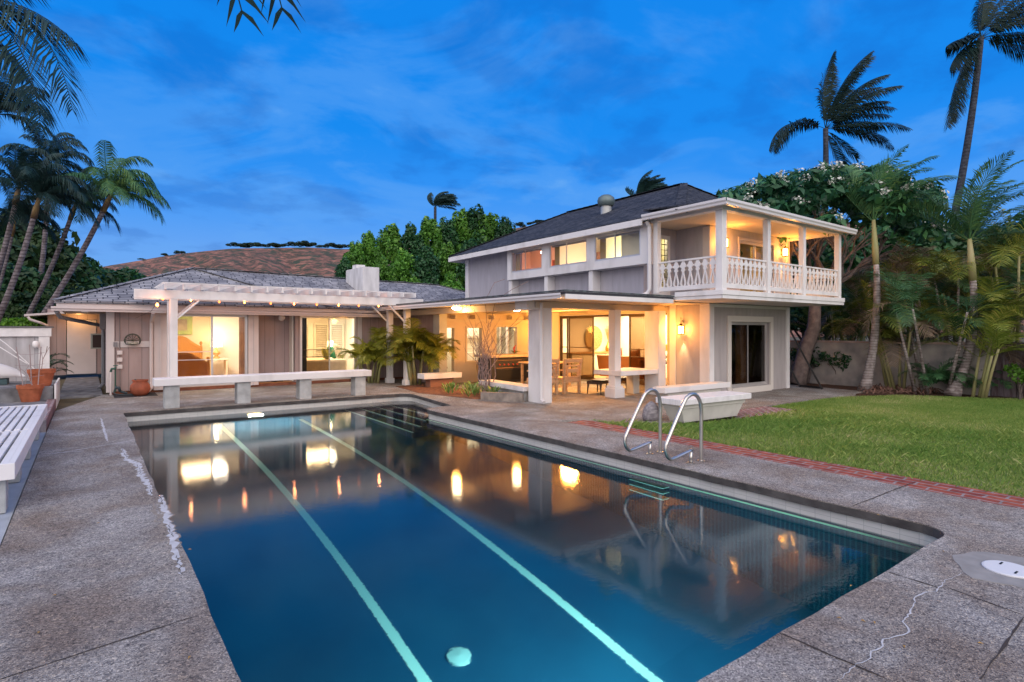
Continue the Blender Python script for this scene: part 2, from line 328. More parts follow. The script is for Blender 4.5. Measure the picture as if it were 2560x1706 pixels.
ground_m = mat('dry_earth', (.10, .085, .05), .95, var=.4, vscale=2, bump=.5, bscale=8)
struct(MB().extrude([(-900, -900), (900, -900), (900, 900), (-900, 900)], [[(-.5, 1.2), (7.15, 1.2), (7.15, 16), (-.5, 16)]], -.4, -.06).build('ground', ground_m))
# pool shell (inner faces only)
def mosaic(name, c1, c2, scale, grout, mort=.02):
    m = mat(name, c1, .25, spec=.5); t = m.node_tree; b = t.nodes['Principled BSDF']; g = N(t, 'ShaderNodeNewGeometry'); s = N(t, 'ShaderNodeSeparateXYZ'); L(t, g.outputs['Position'], s.inputs[0]); sn = N(t, 'ShaderNodeSeparateXYZ'); L(t, g.outputs['True Normal'], sn.inputs[0])
    az = N(t, 'ShaderNodeMath', operation='ABSOLUTE'); L(t, sn.outputs[2], az.inputs[0]); gz = N(t, 'ShaderNodeMath', operation='GREATER_THAN', i_1=.6); L(t, az.outputs[0], gz.inputs[0])
    h, a, z = horiz(t); mm = N(t, 'ShaderNodeMix', data_type='FLOAT'); L(t, gz.outputs[0], mm.inputs[0]); L(t, z, mm.inputs[2]); L(t, a, mm.inputs[3])
    cb = N(t, 'ShaderNodeCombineXYZ'); L(t, h, cb.inputs[0]); L(t, mm.outputs[0], cb.inputs[1])
    br = N(t, 'ShaderNodeTexBrick', offset=0, squash=1); L(t, cb.outputs[0], br.inputs[0]); br.inputs[1].default_value = (*c1, 1); br.inputs[2].default_value = (*c2, 1); br.inputs[3].default_value = (*grout, 1)
    br.inputs[4].default_value = 1; br.inputs['Mortar Size'].default_value = mort; br.inputs['Brick Width'].default_value = scale; br.inputs['Row Height'].default_value = scale; L(t, br.outputs[0], b.inputs['Base Color'])
    return m
TILE = mosaic('waterline_tile', (.60, .61, .60), (.55, .56, .56), .152, (.36, .38, .39), .002)
MOSA = mosaic('navy_mosaic', (.003, .014, .042), (.004, .020, .055), .05, (.015, .07, .11), .008)
PLASTER = mat('pool_plaster', (.008, .075, .15), .8, col2=(.005, .05, .11), vscale=1.1, detail=6)
def offset(pts, d):
    out = []; n = len(pts)
    for i in range(n):
        a, b, c = Vector(pts[i - 1]), Vector(pts[i]), Vector(pts[(i + 1) % n]); n1 = Vector(((b - a).y, -(b - a).x)).normalized(); n2 = Vector(((c - b).y, -(c - b).x)).normalized(); m = (n1 + n2)
        m = m.normalized() if m.length > 1e-6 else n1; out.append((b.x + m.x * d, b.y + m.y * d))
    return out
inner = offset([(PX0, PY0), *arc(PX1 - .22, PY0 + .22, .22, -90, 0, 4), *arc(PX1 + .28, 11.35 - .28, .28, 180, 90, 6), (6.72, 11.42), *arc(6.72, 14.1, .35, 0, 90, 5), (PX0, PY1)], .03)
def ring(pts, z0, z1):
    mb = MB(); n = len(pts)
    for i in range(n): a, b = pts[i], pts[(i + 1) % n]; mb.poly([(*a, z0), (*b, z0), (*b, z1), (*a, z1)])
    return mb
pool = thing('swimming_pool', (3.2, 8, 0), 'long dark blue rectangular pool with two pale lane lines and steps in the far corner', 'swimming pool')
ring(inner, -.235, -.087).build('waterline_tiles', TILE, pool)
ring(offset(hole, -.003), -.086, -.010).build('coping_face', mat('dark_weathered_coping', (.105, .10, .10), .95, col2=(.045, .042, .045), vscale=5, detail=9, bump=.7, bscale=30), pool)
ring(inner, -3.2, -.235).build('pool_wall', MOSA, pool)
def depth(y): return -1.12 - (14.45 - y) * .128 if y > 3.4 else -2.53
bt = MB(); ys = [1.5, 3.4, 6, 9, 12, 14.7]
for a, b in zip(ys, ys[1:]): bt.poly([(.3, a, depth(a)), (7.3, a, depth(a)), (7.3, b, depth(b)), (.3, b, depth(b))])
bt.build('pool_floor', PLASTER, pool)
LANE = mat('lane_tile', (.88, .93, .88), .5)
for x in (2.33, 4.0):
    lb = MB()
    for a, b in zip([2.1, 3.4, 6, 9, 12, 13.6], [3.4, 6, 9, 12, 13.6, 13.75]): lb.poly([(x - .048, a, depth(a) + .01), (x + .048, a, depth(a) + .01), (x + .048, b, depth(b) + .01), (x - .048, b, depth(b) + .01)])
    lb.build('lane_line', LANE, pool)
MB().lathe([(.001, .0), (.11, .0), (.11, .03), (.001, .045)], (2.72, 4.5, depth(4.5)), 24, False).build('drain_cover', mat('drain_white', (.8, .85, .85), .5), pool, smooth=False)
STEPM = mat('step_plaster', (.012, .025, .075), .7, var=.2, vscale=2)
EDGE = mat('step_edge_tile', (.62, .72, .66), .4)
for i, (x, z, y0) in enumerate([(6.32, -.40, 11.3), (5.98, -.60, 11.3), (5.64, -.82, 10.9), (5.30, -1.02, 10.6)]):
    s_ = MB().box(x, 7.2 - i * .001, y0 + i * .001, 14.6, -1.6 + i * .01, z).build('step', STEPM, pool)
    MB().box(x - .004, x + .035, y0, 14.45, z - .03, z + .006).build('edge_strip', EDGE, s_)
ledge = MB(); ledge.box(5.88, 5.897, 1.8, 11.1, -.26, -.215).build('lit_ledge_strip', mat('ledge_lit_green', (.50, .80, .55), .4), pool)  # green underwater light along the waterline, put into the strip's colour
# water body
wm = bpy.data.materials.new('pool_water'); wm.use_nodes = True; t = wm.node_tree; b = t.nodes['Principled BSDF']
b.inputs['Base Color'].default_value = (.93, .98, 1, 1); b.inputs['Roughness'].default_value = .05; b.inputs['Transmission Weight'].default_value = 1; b.inputs['IOR'].default_value = 1.333
tcn = N(t, 'ShaderNodeTexCoord'); mpn = N(t, 'ShaderNodeMapping'); mpn.inputs['Rotation'].default_value = (0, 0, -YAW); mpn.inputs['Scale'].default_value = (1, 2.2, 1); L(t, tcn.outputs['Object'], mpn.inputs[0])
na = N(t, 'ShaderNodeTexNoise'); na.inputs['Scale'].default_value = 14; na.inputs['Detail'].default_value = 3; L(t, mpn.outputs[0], na.inputs['Vector'])
bp = N(t, 'ShaderNodeBump'); bp.inputs['Strength'].default_value = .3; bp.inputs['Distance'].default_value = .0015; L(t, na.outputs[0], bp.inputs['Height']); L(t, bp.outputs[0], b.inputs['Normal'])
va = N(t, 'ShaderNodeVolumeAbsorption'); va.inputs[0].default_value = (.15, .75, .85, 1); va.inputs[1].default_value = .16; L(t, va.outputs[0], t.nodes['Material Output'].inputs['Volume'])
struct(MB().extrude([(.35, 1.5), (7.3, 1.5), (7.3, 14.9), (.35, 14.9)], [], -3.6, -.20).build('pool_water', wm))
# underwater lamp in the far wall
pl = MB(); pl.lathe([(.001, 0), (.13, 0), (.16, .03), (.16, .05)], (0, 0, 0), 24, False); pl.v = [(x, -z, y) for x, y, z in pl.v]
pl.v = [(x + 3.13, y + 14.38, z - .40) for x, y, z in pl.v]
pl.build('pool_lamp', mat('lit_pool_lens', (.9, .9, .8), .4, emit=(1, .68, .30), es=5), pool)
lamp('pool_light', 'AREA', (3.13, 14.2, -.5), 260, (1, .96, .72), .3, (R_(82), 0, math.pi), pool)
lamp('pool_light', 'AREA', (3.2, 1.85, -1.0), 230, (.55, 1, .90), .35, (R_(80), 0, 0), pool)
# brick strip and patch
def brickmat(name, c1, c2, mortar, bw, rh, ms, along='y'):
    m = mat(name, c1, .85, spec=.2); t = m.node_tree; b = t.nodes['Principled BSDF']; tcn = N(t, 'ShaderNodeTexCoord'); mm = N(t, 'ShaderNodeMapping')
    if along == 'y': mm.inputs['Rotation'].default_value = (0, 0, R_(90))
    L(t, tcn.outputs['Object'], mm.inputs[0]); dn = N(t, 'ShaderNodeTexNoise'); dn.inputs['Scale'].default_value = 6; L(t, mm.outputs[0], dn.inputs['Vector'])
    ma = N(t, 'ShaderNodeMix', data_type='RGBA'); ma.inputs[0].default_value = .035; L(t, mm.outputs[0], ma.inputs[6]); L(t, dn.outputs['Color'], ma.inputs[7])
    br = N(t, 'ShaderNodeTexBrick', offset=.5); L(t, ma.outputs[2], br.inputs[0]); br.inputs[4].default_value = 1
    for i, c in ((1, c1), (2, c2), (3, mortar)): br.inputs[i].default_value = (*c, 1)
    br.inputs['Brick Width'].default_value = bw; br.inputs['Row Height'].default_value = rh; br.inputs['Mortar Size'].default_value = ms; br.inputs['Bias'].default_value = -.1
    n = N(t, 'ShaderNodeTexNoise'); n.inputs['Scale'].default_value = 9; n.inputs['Detail'].default_value = 6; L(t, tcn.outputs['Object'], n.inputs['Vector']); r = ramp(t, [(.3, (.6, .6, .62)), (.7, (1.2, 1.2, 1.2))]); L(t, n.outputs[0], r.inputs[0])
    mx = N(t, 'ShaderNodeMix', data_type='RGBA', blend_type='MULTIPLY'); mx.inputs[0].default_value = 1; L(t, br.outputs[0], mx.inputs[6]); L(t, r.outputs[0], mx.inputs[7]); L(t, mx.outputs[2], b.inputs['Base Color'])
    bp = N(t, 'ShaderNodeBump', invert=True); bp.inputs['Strength'].default_value = .7; bp.inputs['Distance'].default_value = .01; L(t, br.outputs['Fac'], bp.inputs['Height']); L(t, bp.outputs[0], b.inputs['Normal'])
    return m
BR1 = brickmat('red_brick_edging', (.36, .095, .06), (.22, .05, .045), (.30, .26, .26), .30, .13, .012)
BR2 = brickmat('mossy_brick_paving', (.22, .055, .05), (.14, .04, .045), (.36, .32, .33), .21, .10, .02, 'x')
struct(MB().box(7.192, 7.72, -7, 8.05, -.1, -.004).build('brick_edging_path', BR1))
struct(MB().box(10.45, 12.35, 6.35, 7.098, -.1, -.002).build('brick_paving', BR2))
MORT = mat('grout_haze', (.38, .35, .35), .9, var=.2, vscale=9)
# lawn
grass_base = mat('lawn_turf', (.10, .21, .045), .9, col2=(.28, .27, .13), vscale=.9, detail=10, thresh=(.36, .64))
lawn_poly = [(7.70, -30), (60, -30), (60, 3.6), (19.1, 3.9), (18.3, 4.6), (17.3, 6.2), (15.5, 6.95), (12.4, 6.99), (12.36, 6.34), (10.35, 6.34), (8.6, 6.7), (7.95, 7.45), (7.72, 8.0)]
lo_ = MB().extrude(lawn_poly, [], -.1, -.02).build('lawn', grass_base); struct(lo_)
def in_poly(P, poly):
    x, y = P[:, 0], P[:, 1]; ins = np.zeros(len(P), bool); j = len(poly) - 1
    for i in range(len(poly)):
        xi, yi = poly[i]; xj, yj = poly[j]
        c = ((yi > y) != (yj > y)) & (x < (xj - xi) * (y - yi) / (yj - yi + 1e-12) + xi); ins ^= c; j = i
    return ins
def blades(n, x0, x1, y0, y1, poly, h0, h1, wd, lean=.5):
    P = np.column_stack([RNG.uniform(x0, x1, n), RNG.uniform(y0, y1, n)]); P = P[in_poly(P, poly)]; n = len(P)
    patch = np.sin(P[:, 0] * 1.7 + 1.1 * np.sin(P[:, 1] * 1.3)) * np.cos(P[:, 1] * 2.1 + P[:, 0] * .6)
    H = RNG.uniform(h0, h1, n) * (1 + .35 * patch); A = RNG.uniform(0, 6.283, n); W = wd * RNG.uniform(.6, 1.3, n); dx, dy = np.cos(A), np.sin(A); lx, ly = RNG.normal(0, lean, n) * H + H * .3, RNG.normal(0, lean, n) * H
    V = np.empty((n, 4, 3)); V[:, 0] = np.column_stack([P[:, 0] - dx * W, P[:, 1] - dy * W, np.full(n, -.03)]); V[:, 1] = np.column_stack([P[:, 0] + dx * W, P[:, 1] + dy * W, np.full(n, -.03)])
    V[:, 2] = np.column_stack([P[:, 0] + dx * W * .6 + lx * .5, P[:, 1] + dy * W * .6 + ly * .5, H * .6]); V[:, 3] = np.column_stack([P[:, 0] + lx, P[:, 1] + ly, H])
    I = np.arange(n)[:, None] * 4; T = np.concatenate([I + [0, 1, 2], I + [0, 2, 3]]); return V.reshape(-1, 3), T
def leafmat(name, c1, c2, c3=None, scale=.8, rough=.5, trans=.25, hue=.0):
    """foliage: colour drifts from leaf to leaf and clump to clump"""
    m = bpy.data.materials.new(name); m.use_nodes = True; t = m.node_tree; b = t.nodes['Principled BSDF']; b.inputs['Roughness'].default_value = rough; b.inputs['Specular IOR Level'].default_value = .35
    g = N(t, 'ShaderNodeNewGeometry'); tcn = N(t, 'ShaderNodeTexCoord'); n = N(t, 'ShaderNodeTexNoise'); n.inputs['Scale'].default_value = scale; n.inputs['Detail'].default_value = 3; L(t, tcn.outputs['Object'], n.inputs['Vector'])
    ad = N(t, 'ShaderNodeMath', operation='MULTIPLY_ADD', i_1=.45, i_2=-.22); L(t, g.outputs['Random Per Island'], ad.inputs[0]); sm = N(t, 'ShaderNodeMath', operation='ADD'); L(t, n.outputs[0], sm.inputs[0]); L(t, ad.outputs[0], sm.inputs[1])
    st = [(.30, c1), (.66, c2)] + ([(.86, c3)] if c3 else []); r = ramp(t, st); L(t, sm.outputs[0], r.inputs[0])
    oi = N(t, 'ShaderNodeObjectInfo'); hs = N(t, 'ShaderNodeHueSaturation'); mrr = N(t, 'ShaderNodeMapRange'); mrr.inputs[3].default_value = .8; mrr.inputs[4].default_value = 1.25; L(t, oi.outputs['Random'], mrr.inputs[0]); L(t, mrr.outputs[0], hs.inputs['Value']); L(t, r.outputs[0], hs.inputs['Color'])
    L(t, hs.outputs[0], b.inputs['Base Color'])
    tl = N(t, 'ShaderNodeBsdfTranslucent'); L(t, hs.outputs[0], tl.inputs[0]); mx = N(t, 'ShaderNodeMixShader', i_0=trans); L(t, b.outputs[0], mx.inputs[1]); L(t, tl.outputs[0], mx.inputs[2]); L(t, mx.outputs[0], t.nodes['Material Output'].inputs[0])
    MATS[name] = m; return m
GRASS = leafmat('grass_blades', (.105, .215, .035), (.24, .33, .08), (.46, .42, .22), .42, .6, .3)
V, T = blades(260000, 7.6, 19.2, .4, 8.1, lawn_poly, .012, .032, .0055)
V2, T2 = blades(9000, 7.5, 12.5, -.5, 7.5, [(7.62, -1), (12.5, -1), (12.5, 6.3), (8.6, 6.6), (7.62, 7.9)], .03, .085, .003, .9)
struct(raw_mesh('grass', np.concatenate([V, V2]), np.concatenate([T, T2 + len(V)]), GRASS), 'stuff')
# soil bed along the garden wall
struct(MB().extrude([(19.3, -8), (19.3, 9.9), (17.2, 8.9), (16.9, 7.0), (17.3, 6.2), (18.3, 4.6), (19.1, 3.9), (19.1, -8)], [], -.1, -.012).build('planting_bed', SOIL))
# cracks, joints and dust on the deck: thin raised filler laid in the surface
def filler(name, pts, w0, m, label, z=.003, jag=.03, step=.08):
    P = []; pts = [Vector(p) for p in pts]
    for a, b in zip(pts, pts[1:]):
        n = max(1, int((b - a).length / step))
        for i in range(n): q = a.lerp(b, i / n); P.append(q + Vector((random.uniform(-jag, jag), random.uniform(-jag, jag))))
    P.append(pts[-1]); mb = MB(); vs = []; n = len(P)
    for i, p in enumerate(P):
        d = (P[min(i + 1, n - 1)] - P[max(i - 1, 0)]).normalized(); nn = Vector((-d.y, d.x)); ww = w0 * random.uniform(.35, 1.5) * (math.sin(math.pi * (i + .6) / (n + .2)) ** .4)
        vs += [(p.x - nn.x * ww, p.y - nn.y * ww, z), (p.x + nn.x * ww, p.y + nn.y * ww, z)]
    mb.add(vs, [(2 * i, 2 * i + 1, 2 * i + 3, 2 * i + 2) for i in range(n - 1)]); o = mb.build(name, m); struct(o); return o
FILL = mat('crack_filler', (.50, .51, .54), .8, var=.15, vscale=12); DJ = mat('dark_joint', (.05, .042, .04), .95)  # pale crack filler, and the dark colour of the deck joints
def q(u, v): p = at(u, v, 0); return (p.x, p.y)
OLDF = mat('old_filler', (.27, .235, .205), .9, var=.2, vscale=14); SLIT = mat('open_crack', (.03, .028, .03), .95)
def crack(pts, w0, jag=.016, slit=True):
    st_ = random.getstate(); filler('crack_repair', pts, w0 * 1.5, OLDF, '', z=.0015, jag=jag, step=.035); random.setstate(st_); filler('crack_repair', pts, w0, FILL, '', z=.003, jag=jag, step=.035)
    if slit:
        for a, b in zip(pts[::2], pts[1::2]): filler('crack', [a, b], .003, SLIT, '', z=.0045, jag=.012, step=.04)
crack([q(306, 1122), q(318, 1150), q(345, 1162), q(352, 1190), q(374, 1215), q(378, 1240)], .034)
crack([q(400, 1238), q(412, 1270), q(420, 1310), q(432, 1345), q(440, 1390), q(455, 1438)], .028)
filler('crack_repair', [q(372, 1240), q(385, 1275), q(402, 1315), q(425, 1345)], .018, OLDF, '', z=.002, step=.04)
crack([q(252, 1045), q(262, 1082), q(270, 1105)], .018, .01, False)
filler('crack_repair', [q(2405, 1432), q(2385, 1445), q(2365, 1450), q(2340, 1480), q(2310, 1482), q(2290, 1492), q(2278, 1530), q(2255, 1555), q(2275, 1580), q(2245, 1592), q(2210, 1600), q(2205, 1622), q(2175, 1630), q(2178, 1648), q(2140, 1662), q(2100, 1700)], .0045, FILL, '', jag=.006, step=.03)
for a, b in [(q(130, 1136), q(345, 1100)), (q(102, 1136), q(210, 1128))]: filler('deck_joint', [a, b], .012, FILL, '', jag=.004)
for a, b in [(q(2127, 1268), q(2300, 1200)), (q(2222, 1431), q(2345, 1470)), (q(1955, 1586), q(2220, 1700)), (q(2560, 1545), q(2450, 1700)), (q(0, 1700), q(500, 1538)), (q(2370, 1470), q(2560, 1540))]: filler('deck_joint', [a, b], .006, DJ, '', jag=.004)
for x, y in [(6.5, 9.2), (6.9, 10.6)]: filler('deck_joint', [(5.95, y), (7.2, y + .35)], .004, DJ, '', jag=.004, z=.002)
leaf_l = mat('fallen_leaf', (.42, .25, .07), .8)
spots = [(2125, 1468, 'beside the near right pool edge, farthest of four'), (2165, 1557, 'left one of a close pair on the near right deck'), (2188, 1556, 'right one of a close pair on the near right deck'), (2090, 1545, 'left of a close pair on the near right deck'), (2262, 1622, 'between the pale crack and the bottom edge, right deck'), (2460, 1612, 'in the bottom right corner of the deck'), (2355, 1378, 'between the pool corner and the round white lid'),
    (130, 1490, 'on the left deck midway to the white slat bench'), (470, 1650, 'on the left deck near the bottom of the pool edge'), (480, 1375, 'on the left pool edge beside the long pale crack'), (100, 1580, 'in the bottom left corner of the deck'), (240, 1310, 'on the left deck beside the slat bench'), (2200, 1290, 'on the right deck between pool edge and brick strip')]
for i, (u, v, lb) in enumerate(spots):
    p = at(u, v, 0); o = MB().add([(0, 0, .004), (.018, .006, .009), (.030, 0, .005), (.017, -.007, .010)], [(0, 1, 2, 3)]).build('fallen_leaf', leaf_l); o.location = (p.x, p.y, 0); o.rotation_euler.z = i * 1.7
    tag(o, 'tiny dry yellow leaf ' + lb, 'leaf', 'dry leaves scattered on the deck')
# side path beyond the deck, hill, etc
struct(MB().box(-.62, .33, 18.9, 27.5, -.1, -.01).build('side_path', DCONC))
struct(MB().box(-9, -.57, -7, 12.7, -.1, -.035).build('lower_pavement', mat('pale_blue_cement', (.36, .40, .46), .8, var=.1, vscale=4)))
# ================================================================== HOUSE
def atY(u, v, Y):
    s, t = (u - 1280) / F_PX, (HOR - v) / F_PX; r = FW + RT * s; k = Y / r.y; return Vector((r.x * k, Y, EYE + t * k))
def atX(u, v, X):
    s, t = (u - 1280) / F_PX, (HOR - v) / F_PX; r = FW + RT * s; k = X / r.x; return Vector((X, r.y * k, EYE + t * k))
house = thing('house', (8, 18, 0), 'lit two storey white and lavender house with balcony, patio and low shingled bedroom wing', 'house')
def H(name, mb, m, parent=None, **k): return mb.build(name, m, parent or house, **k)
# ---- low bedroom wing
w1 = MB(); wall(w1, 'x', 18.75, 18.9, .43, 9.2, .08, 2.45, [(1.92, 3.9, .08, 2.2), (4.2, 5.3, .08, 2.45), (5.45, 7.32, .08, 2.2), (8.35, 8.85, .85, 1.25)])
w1.box(4.2, 5.3, 19.25, 19.4, .08, 2.45); w1.box(5.3, 5.42, 18.9, 19.4, .08, 2.45); w1.box(4.08, 4.2, 18.9, 19.4, .08, 2.45)
wall(w1, 'y', .43, .58, 18.9, 27, .08, 2.45, [(21.5, 22.3, 1.15, 1.65)]); w1.box(9.05, 9.2, 16.24, 18.75, .0, 2.45)
H('wing_wall', w1, MAUVE)
fnd = MB(); fnd.box(.47, 9.1, 18.79, 18.92, -.05, .08); H('foundation', fnd, mat('red_base', (.20, .075, .045), .9, var=.3, vscale=6))
tr = MB(); tr.box(.42, 1.5, 18.72, 18.748, 1.26, 1.42)                      # rail board
H('wall_rail', tr, TRIM)
for x0, x1 in ((.40, .58), (1.48, 1.9), (3.91, 4.2), (7.34, 7.48)):
    pb_ = H('pilaster', MB().box(x0, x1, 18.70, 18.749, .06, 2.33), TRIM); 
    if x0 in (1.48, 3.91): MB().box(x0 + .15, x0 + .18, 18.67, 18.70, .06, 2.3).build('batten', TRIM, pb_)
# roof of the wing
ze, zr = 2.46, 3.78; A = (2.8, 21.6, zr); Bp = (12.0, 21.6, 3.66)
rf = MB(); e = [(-.66, 18.13, ze), (15.4, 18.13, ze), (-.66, 27, ze)]
rf.slab([e[0], (6.25, 18.13, ze), (15.4, 18.13, ze), Bp, A], .06)
rf.slab([(-.66, 27, ze), e[0], A, (2.8, 27, zr)], .06); rf.slab([A, Bp, (15.4, 25.2, ze), (2.8, 27, ze)], .06); rf.slab([(15.4, 18.13, ze), (15.4, 25.2, ze), Bp], .06)
wr = H('wing_roof', rf, ROOF1)
cap = MB()
for p, q_ in ((e[0], A), (A, (6.25, 18.13, ze)), (A, Bp), (Bp, (15.4, 18.13, ze))):
    p, q_ = Vector(p), Vector(q_); n = int((q_ - p).length / .3)
    for i in range(n): cap.bar(p.lerp(q_, i / n) + Vector((0, 0, .012)), p.lerp(q_, (i + 1.05) / n) + Vector((0, 0, .022)), .2, .012)
cap.build('ridge_caps', ROOF1, wr)
fa = MB(); fa.box(-.62, 9, 18.17, 18.2, 2.30, 2.395); fa.box(-.62, -.59, 18.2, 27, 2.30, 2.395); H('wing_fascia', fa, TRIM)
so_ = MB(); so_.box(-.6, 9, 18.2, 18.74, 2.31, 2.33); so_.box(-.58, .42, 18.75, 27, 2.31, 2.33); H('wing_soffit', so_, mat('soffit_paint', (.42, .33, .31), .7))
def gutter(p, qq, out, m, h=.11, w_=.12):
    mb = MB(); p, qq = Vector(p), Vector(qq); o = Vector(out); prof = [(0, 0), (w_ * .75, 0), (w_ * .8, h * .35), (w_, h * .6), (w_, h), (w_ * .93, h), (w_ * .9, h * .62), (w_ * .7, h * .15), (.01, .01)]
    vs = [a + o * x + Vector((0, 0, z)) for a in (p, qq) for x, z in prof]; k = len(prof)
    mb.add(vs, [(i, (i + 1) % k, (i + 1) % k + k, i + k) for i in range(k)] + [tuple(range(k)), tuple(range(k, 2 * k))[::-1]]); return mb
H('wing_gutter', gutter((-.72, 18.165, 2.20), (8.62, 18.165, 2.15), (0, -1, 0), GUTTER), GUTTER)
dsp = MB(); dsp.tube([(1.42, 18.1, 2.2), (1.42, 18.3, 2.1), (1.42, 18.62, 1.95), (1.42, 18.66, 1.8), (1.42, 18.66, .3), (1.42, 18.6, .14), (1.30, 18.35, .06)], .045, 8); H('downspout', dsp, GUTTER)
# rafter tails with rounded ends on the back patio wall come later
def slider(name, axis, c, a0, a1, z0, z1, panels, fm, parent=None, fw=.05, glassm=None, dep=.06, rails=()):
    """sliding door/window in the plane axis=c; panels = list of (a0,a1,material or None)"""
    f = MB()
    def bx(m_, p0, p1, q0, q1, d0=0, d1=dep):
        if axis == 'y': m_.box(p0, p1, c + d0, c + d1, q0, q1)
        else: m_.box(c + d0, c + d1, p0, p1, q0, q1)
    bx(f, a0, a1, z1 - fw, z1); bx(f, a0, a1, z0, z0 + fw); bx(f, a0, a0 + fw, z0 + fw, z1 - fw); bx(f, a1 - fw, a1, z0 + fw, z1 - fw)
    o = H(name, f, fm, parent)
    for i, (p0, p1, gm) in enumerate(panels):
        if gm is None: continue
        s = MB(); d0 = dep * (.12 if i % 2 == 0 else .55); d1 = d0 + dep * .35; g0, g1 = p0, p1
        bx(s, g0, g0 + fw * .8, z0 + fw, z1 - fw, d0, d1); bx(s, g1 - fw * .8, g1, z0 + fw, z1 - fw, d0, d1); bx(s, g0 + fw * .8, g1 - fw * .8, z0 + fw, z0 + fw * 1.8, d0, d1); bx(s, g0 + fw * .8, g1 - fw * .8, z1 - fw * 1.6, z1 - fw, d0, d1)
        for rz in rails: bx(s, g0 + fw * .8, g1 - fw * .8, rz - .012, rz + .012, d0, d1)
        s.build('sash', fm, o)
        p_ = MB(); bx(p_, g0 + fw * .8, g1 - fw * .8, z0 + fw * 1.8, z1 - fw * 1.6, (d0 + d1) / 2 - .002, (d0 + d1) / 2 + .002); p_.build('pane', gm, o)
    return o
slider('sliding_door', 'y', 18.77, 1.92, 3.9, .10, 2.2, [(1.95, 2.95, SCREEN2), (2.93, 3.87, GLASS)], ALU, rails=())
slider('sliding_door', 'y', 18.77, 5.45, 7.32, .10, 2.2, [(5.48, 6.42, SCREEN2), (6.38, 7.29, GLASS)], ALU, rails=())
for x0, x1, m_ in ((1.99, 2.9, ALU), (5.52, 6.38, BRONZE)):
    b_ = MB(); b_.box(x0, x1, 18.745, 18.765, 1.09, 1.11); b_.box(x0, x1, 18.745, 18.765, .86, .88); H('push_bar', b_, m_)
H('window', MB().box(8.33, 8.87, 18.72, 18.745, .82, .85).box(8.33, 8.87, 18.72, 18.745, 1.25, 1.28).box(8.33, 8.36, 18.72, 18.745, .85, 1.25).box(8.84, 8.87, 18.72, 18.745, .85, 1.25), TRIM)
H('window_pane', MB().box(8.35, 8.85, 18.8, 18.805, .85, 1.25), DARKGL)
# room shells
def room(name, x0, x1, y0, y1, z0, z1, m, fm, skip=(), parent=None):
    mb = MB(); e_ = .04
    if 'W' not in skip: mb.box(x0 - e_, x0, y0, y1, z0, z1)
    if 'E' not in skip: mb.box(x1, x1 + e_, y0, y1, z0, z1)
    if 'S' not in skip: mb.box(x0, x1, y0 - e_, y0, z0, z1)
    if 'N' not in skip: mb.box(x0, x1, y1, y1 + e_, z0, z1)
    mb.box(x0 - e_, x1 + e_, y0, y1, z1, z1 + e_); H(name, mb, m, parent); H('room_floor', MB().box(x0, x1, y0, y1, z0 - .05, z0), fm, parent)
room('bedroom_wall', .7, 5.25, 18.92, 22.6, .10, 2.4, IVORY, OAK, 'S'); H('bedroom_partition', MB().box(4.5, 5.2, 19.45, 22.59, .1, 2.39), IVORY)
room('guest_room_wall', 5.34, 8.2, 19.45, 22.2, .10, 2.4, IVORY, mat('tan_floor', (.45, .30, .17), .6), 'S')
H('guest_room_side', MB().box(7.42, 7.47, 18.91, 19.45, .1, 2.4).box(7.47, 8.2, 19.40, 19.45, .1, 2.4), IVORY)
lamp('bedroom_light', 'AREA', (3.0, 20.6, 2.33), 165, (1, .85, .66), 1.2, (0, 0, 0), house)
lamp('guest_room_light', 'AREA', (6.6, 20.5, 2.33), 150, (1, .86, .62), 1.0, (0, 0, 0), house)
H('doorway', MB().box(4.42, 4.495, 21.3, 22.1, .1, 2.1), mat('doorway_tan', (.55, .38, .2), .7))
# louvred closet doors on the guest room back wall
lv = MB()
for x0 in (5.6, 6.22, 6.95, 7.55):
    lv.box(x0, x0 + .06, 22.12, 22.16, .2, 2.0); lv.box(x0 + .5, x0 + .56, 22.12, 22.16, .2, 2.0)
    for z in (.2, 1.0, 1.94): lv.box(x0 + .06, x0 + .5, 22.12, 22.16, z, z + .06)
    for i in range(22): lv.bar((x0 + .06, 22.14, .29 + i * .075 + (.06 if i > 9 else 0)), (x0 + .5, 22.14, .29 + i * .075 + (.06 if i > 9 else 0)), .05, .008, (0, .6, .8))
H('closet_doors', lv, mat('closet_paint', (.74, .70, .60), .6))
# chimney
ch = MB(); ch.box(7.83, 8.45, 19.5, 21.15, 2.6, 3.98); co = H('chimney', ch, mat('chimney_stucco', (.60, .60, .62), .8, var=.16, vscale=2.5, stretch=(2, 2, .6), bump=.15), bevel=.01)
MB().box(7.95, 8.28, 20.4, 20.8, 3.98, 4.14).build('flue_cap', WHITE, co)
# ---- side alley shed
sh = MB(); wall(sh, 'x', 26.5, 26.65, -1.15, .43, .1, 2.5, [(-.62, .28, .1, 2.12)]); sh.box(-1.15, -1.0, 26.65, 29, .1, 2.4); H('shed_wall', sh, MAUVE)
dd = H('shed_door', MB().box(-.60, .26, 26.52, 26.56, .12, 2.1), TRIM); MB().lathe([(.001, 0), (.03, 0), (.03, .03), (.001, .05)], (0, 0, 0), 12).build('door_knob', mat('brass', (.6, .4, .12), .3, 1), dd, loc=(-.5, 26.45, 1.05))
H('shed_roof', MB().slab([(-1.75, 25.9, 2.28), (.42, 25.9, 2.5), (.42, 29, 2.5), (-1.75, 29, 2.28)], .07), GUTTER)
H('shed_downspout', MB().tube([(-1.65, 25.95, 2.2), (-1.6, 25.95, 2.1), (-1.35, 26.0, 2.0), (-1.15, 26.2, 1.9), (-1.13, 26.4, 1.8), (-1.13, 26.4, .2)], .045, 8), GUTTER)
lamp('shed_light', 'POINT', (-.25, 26.1, 2.22), 14, AMBER, .08, None, house)
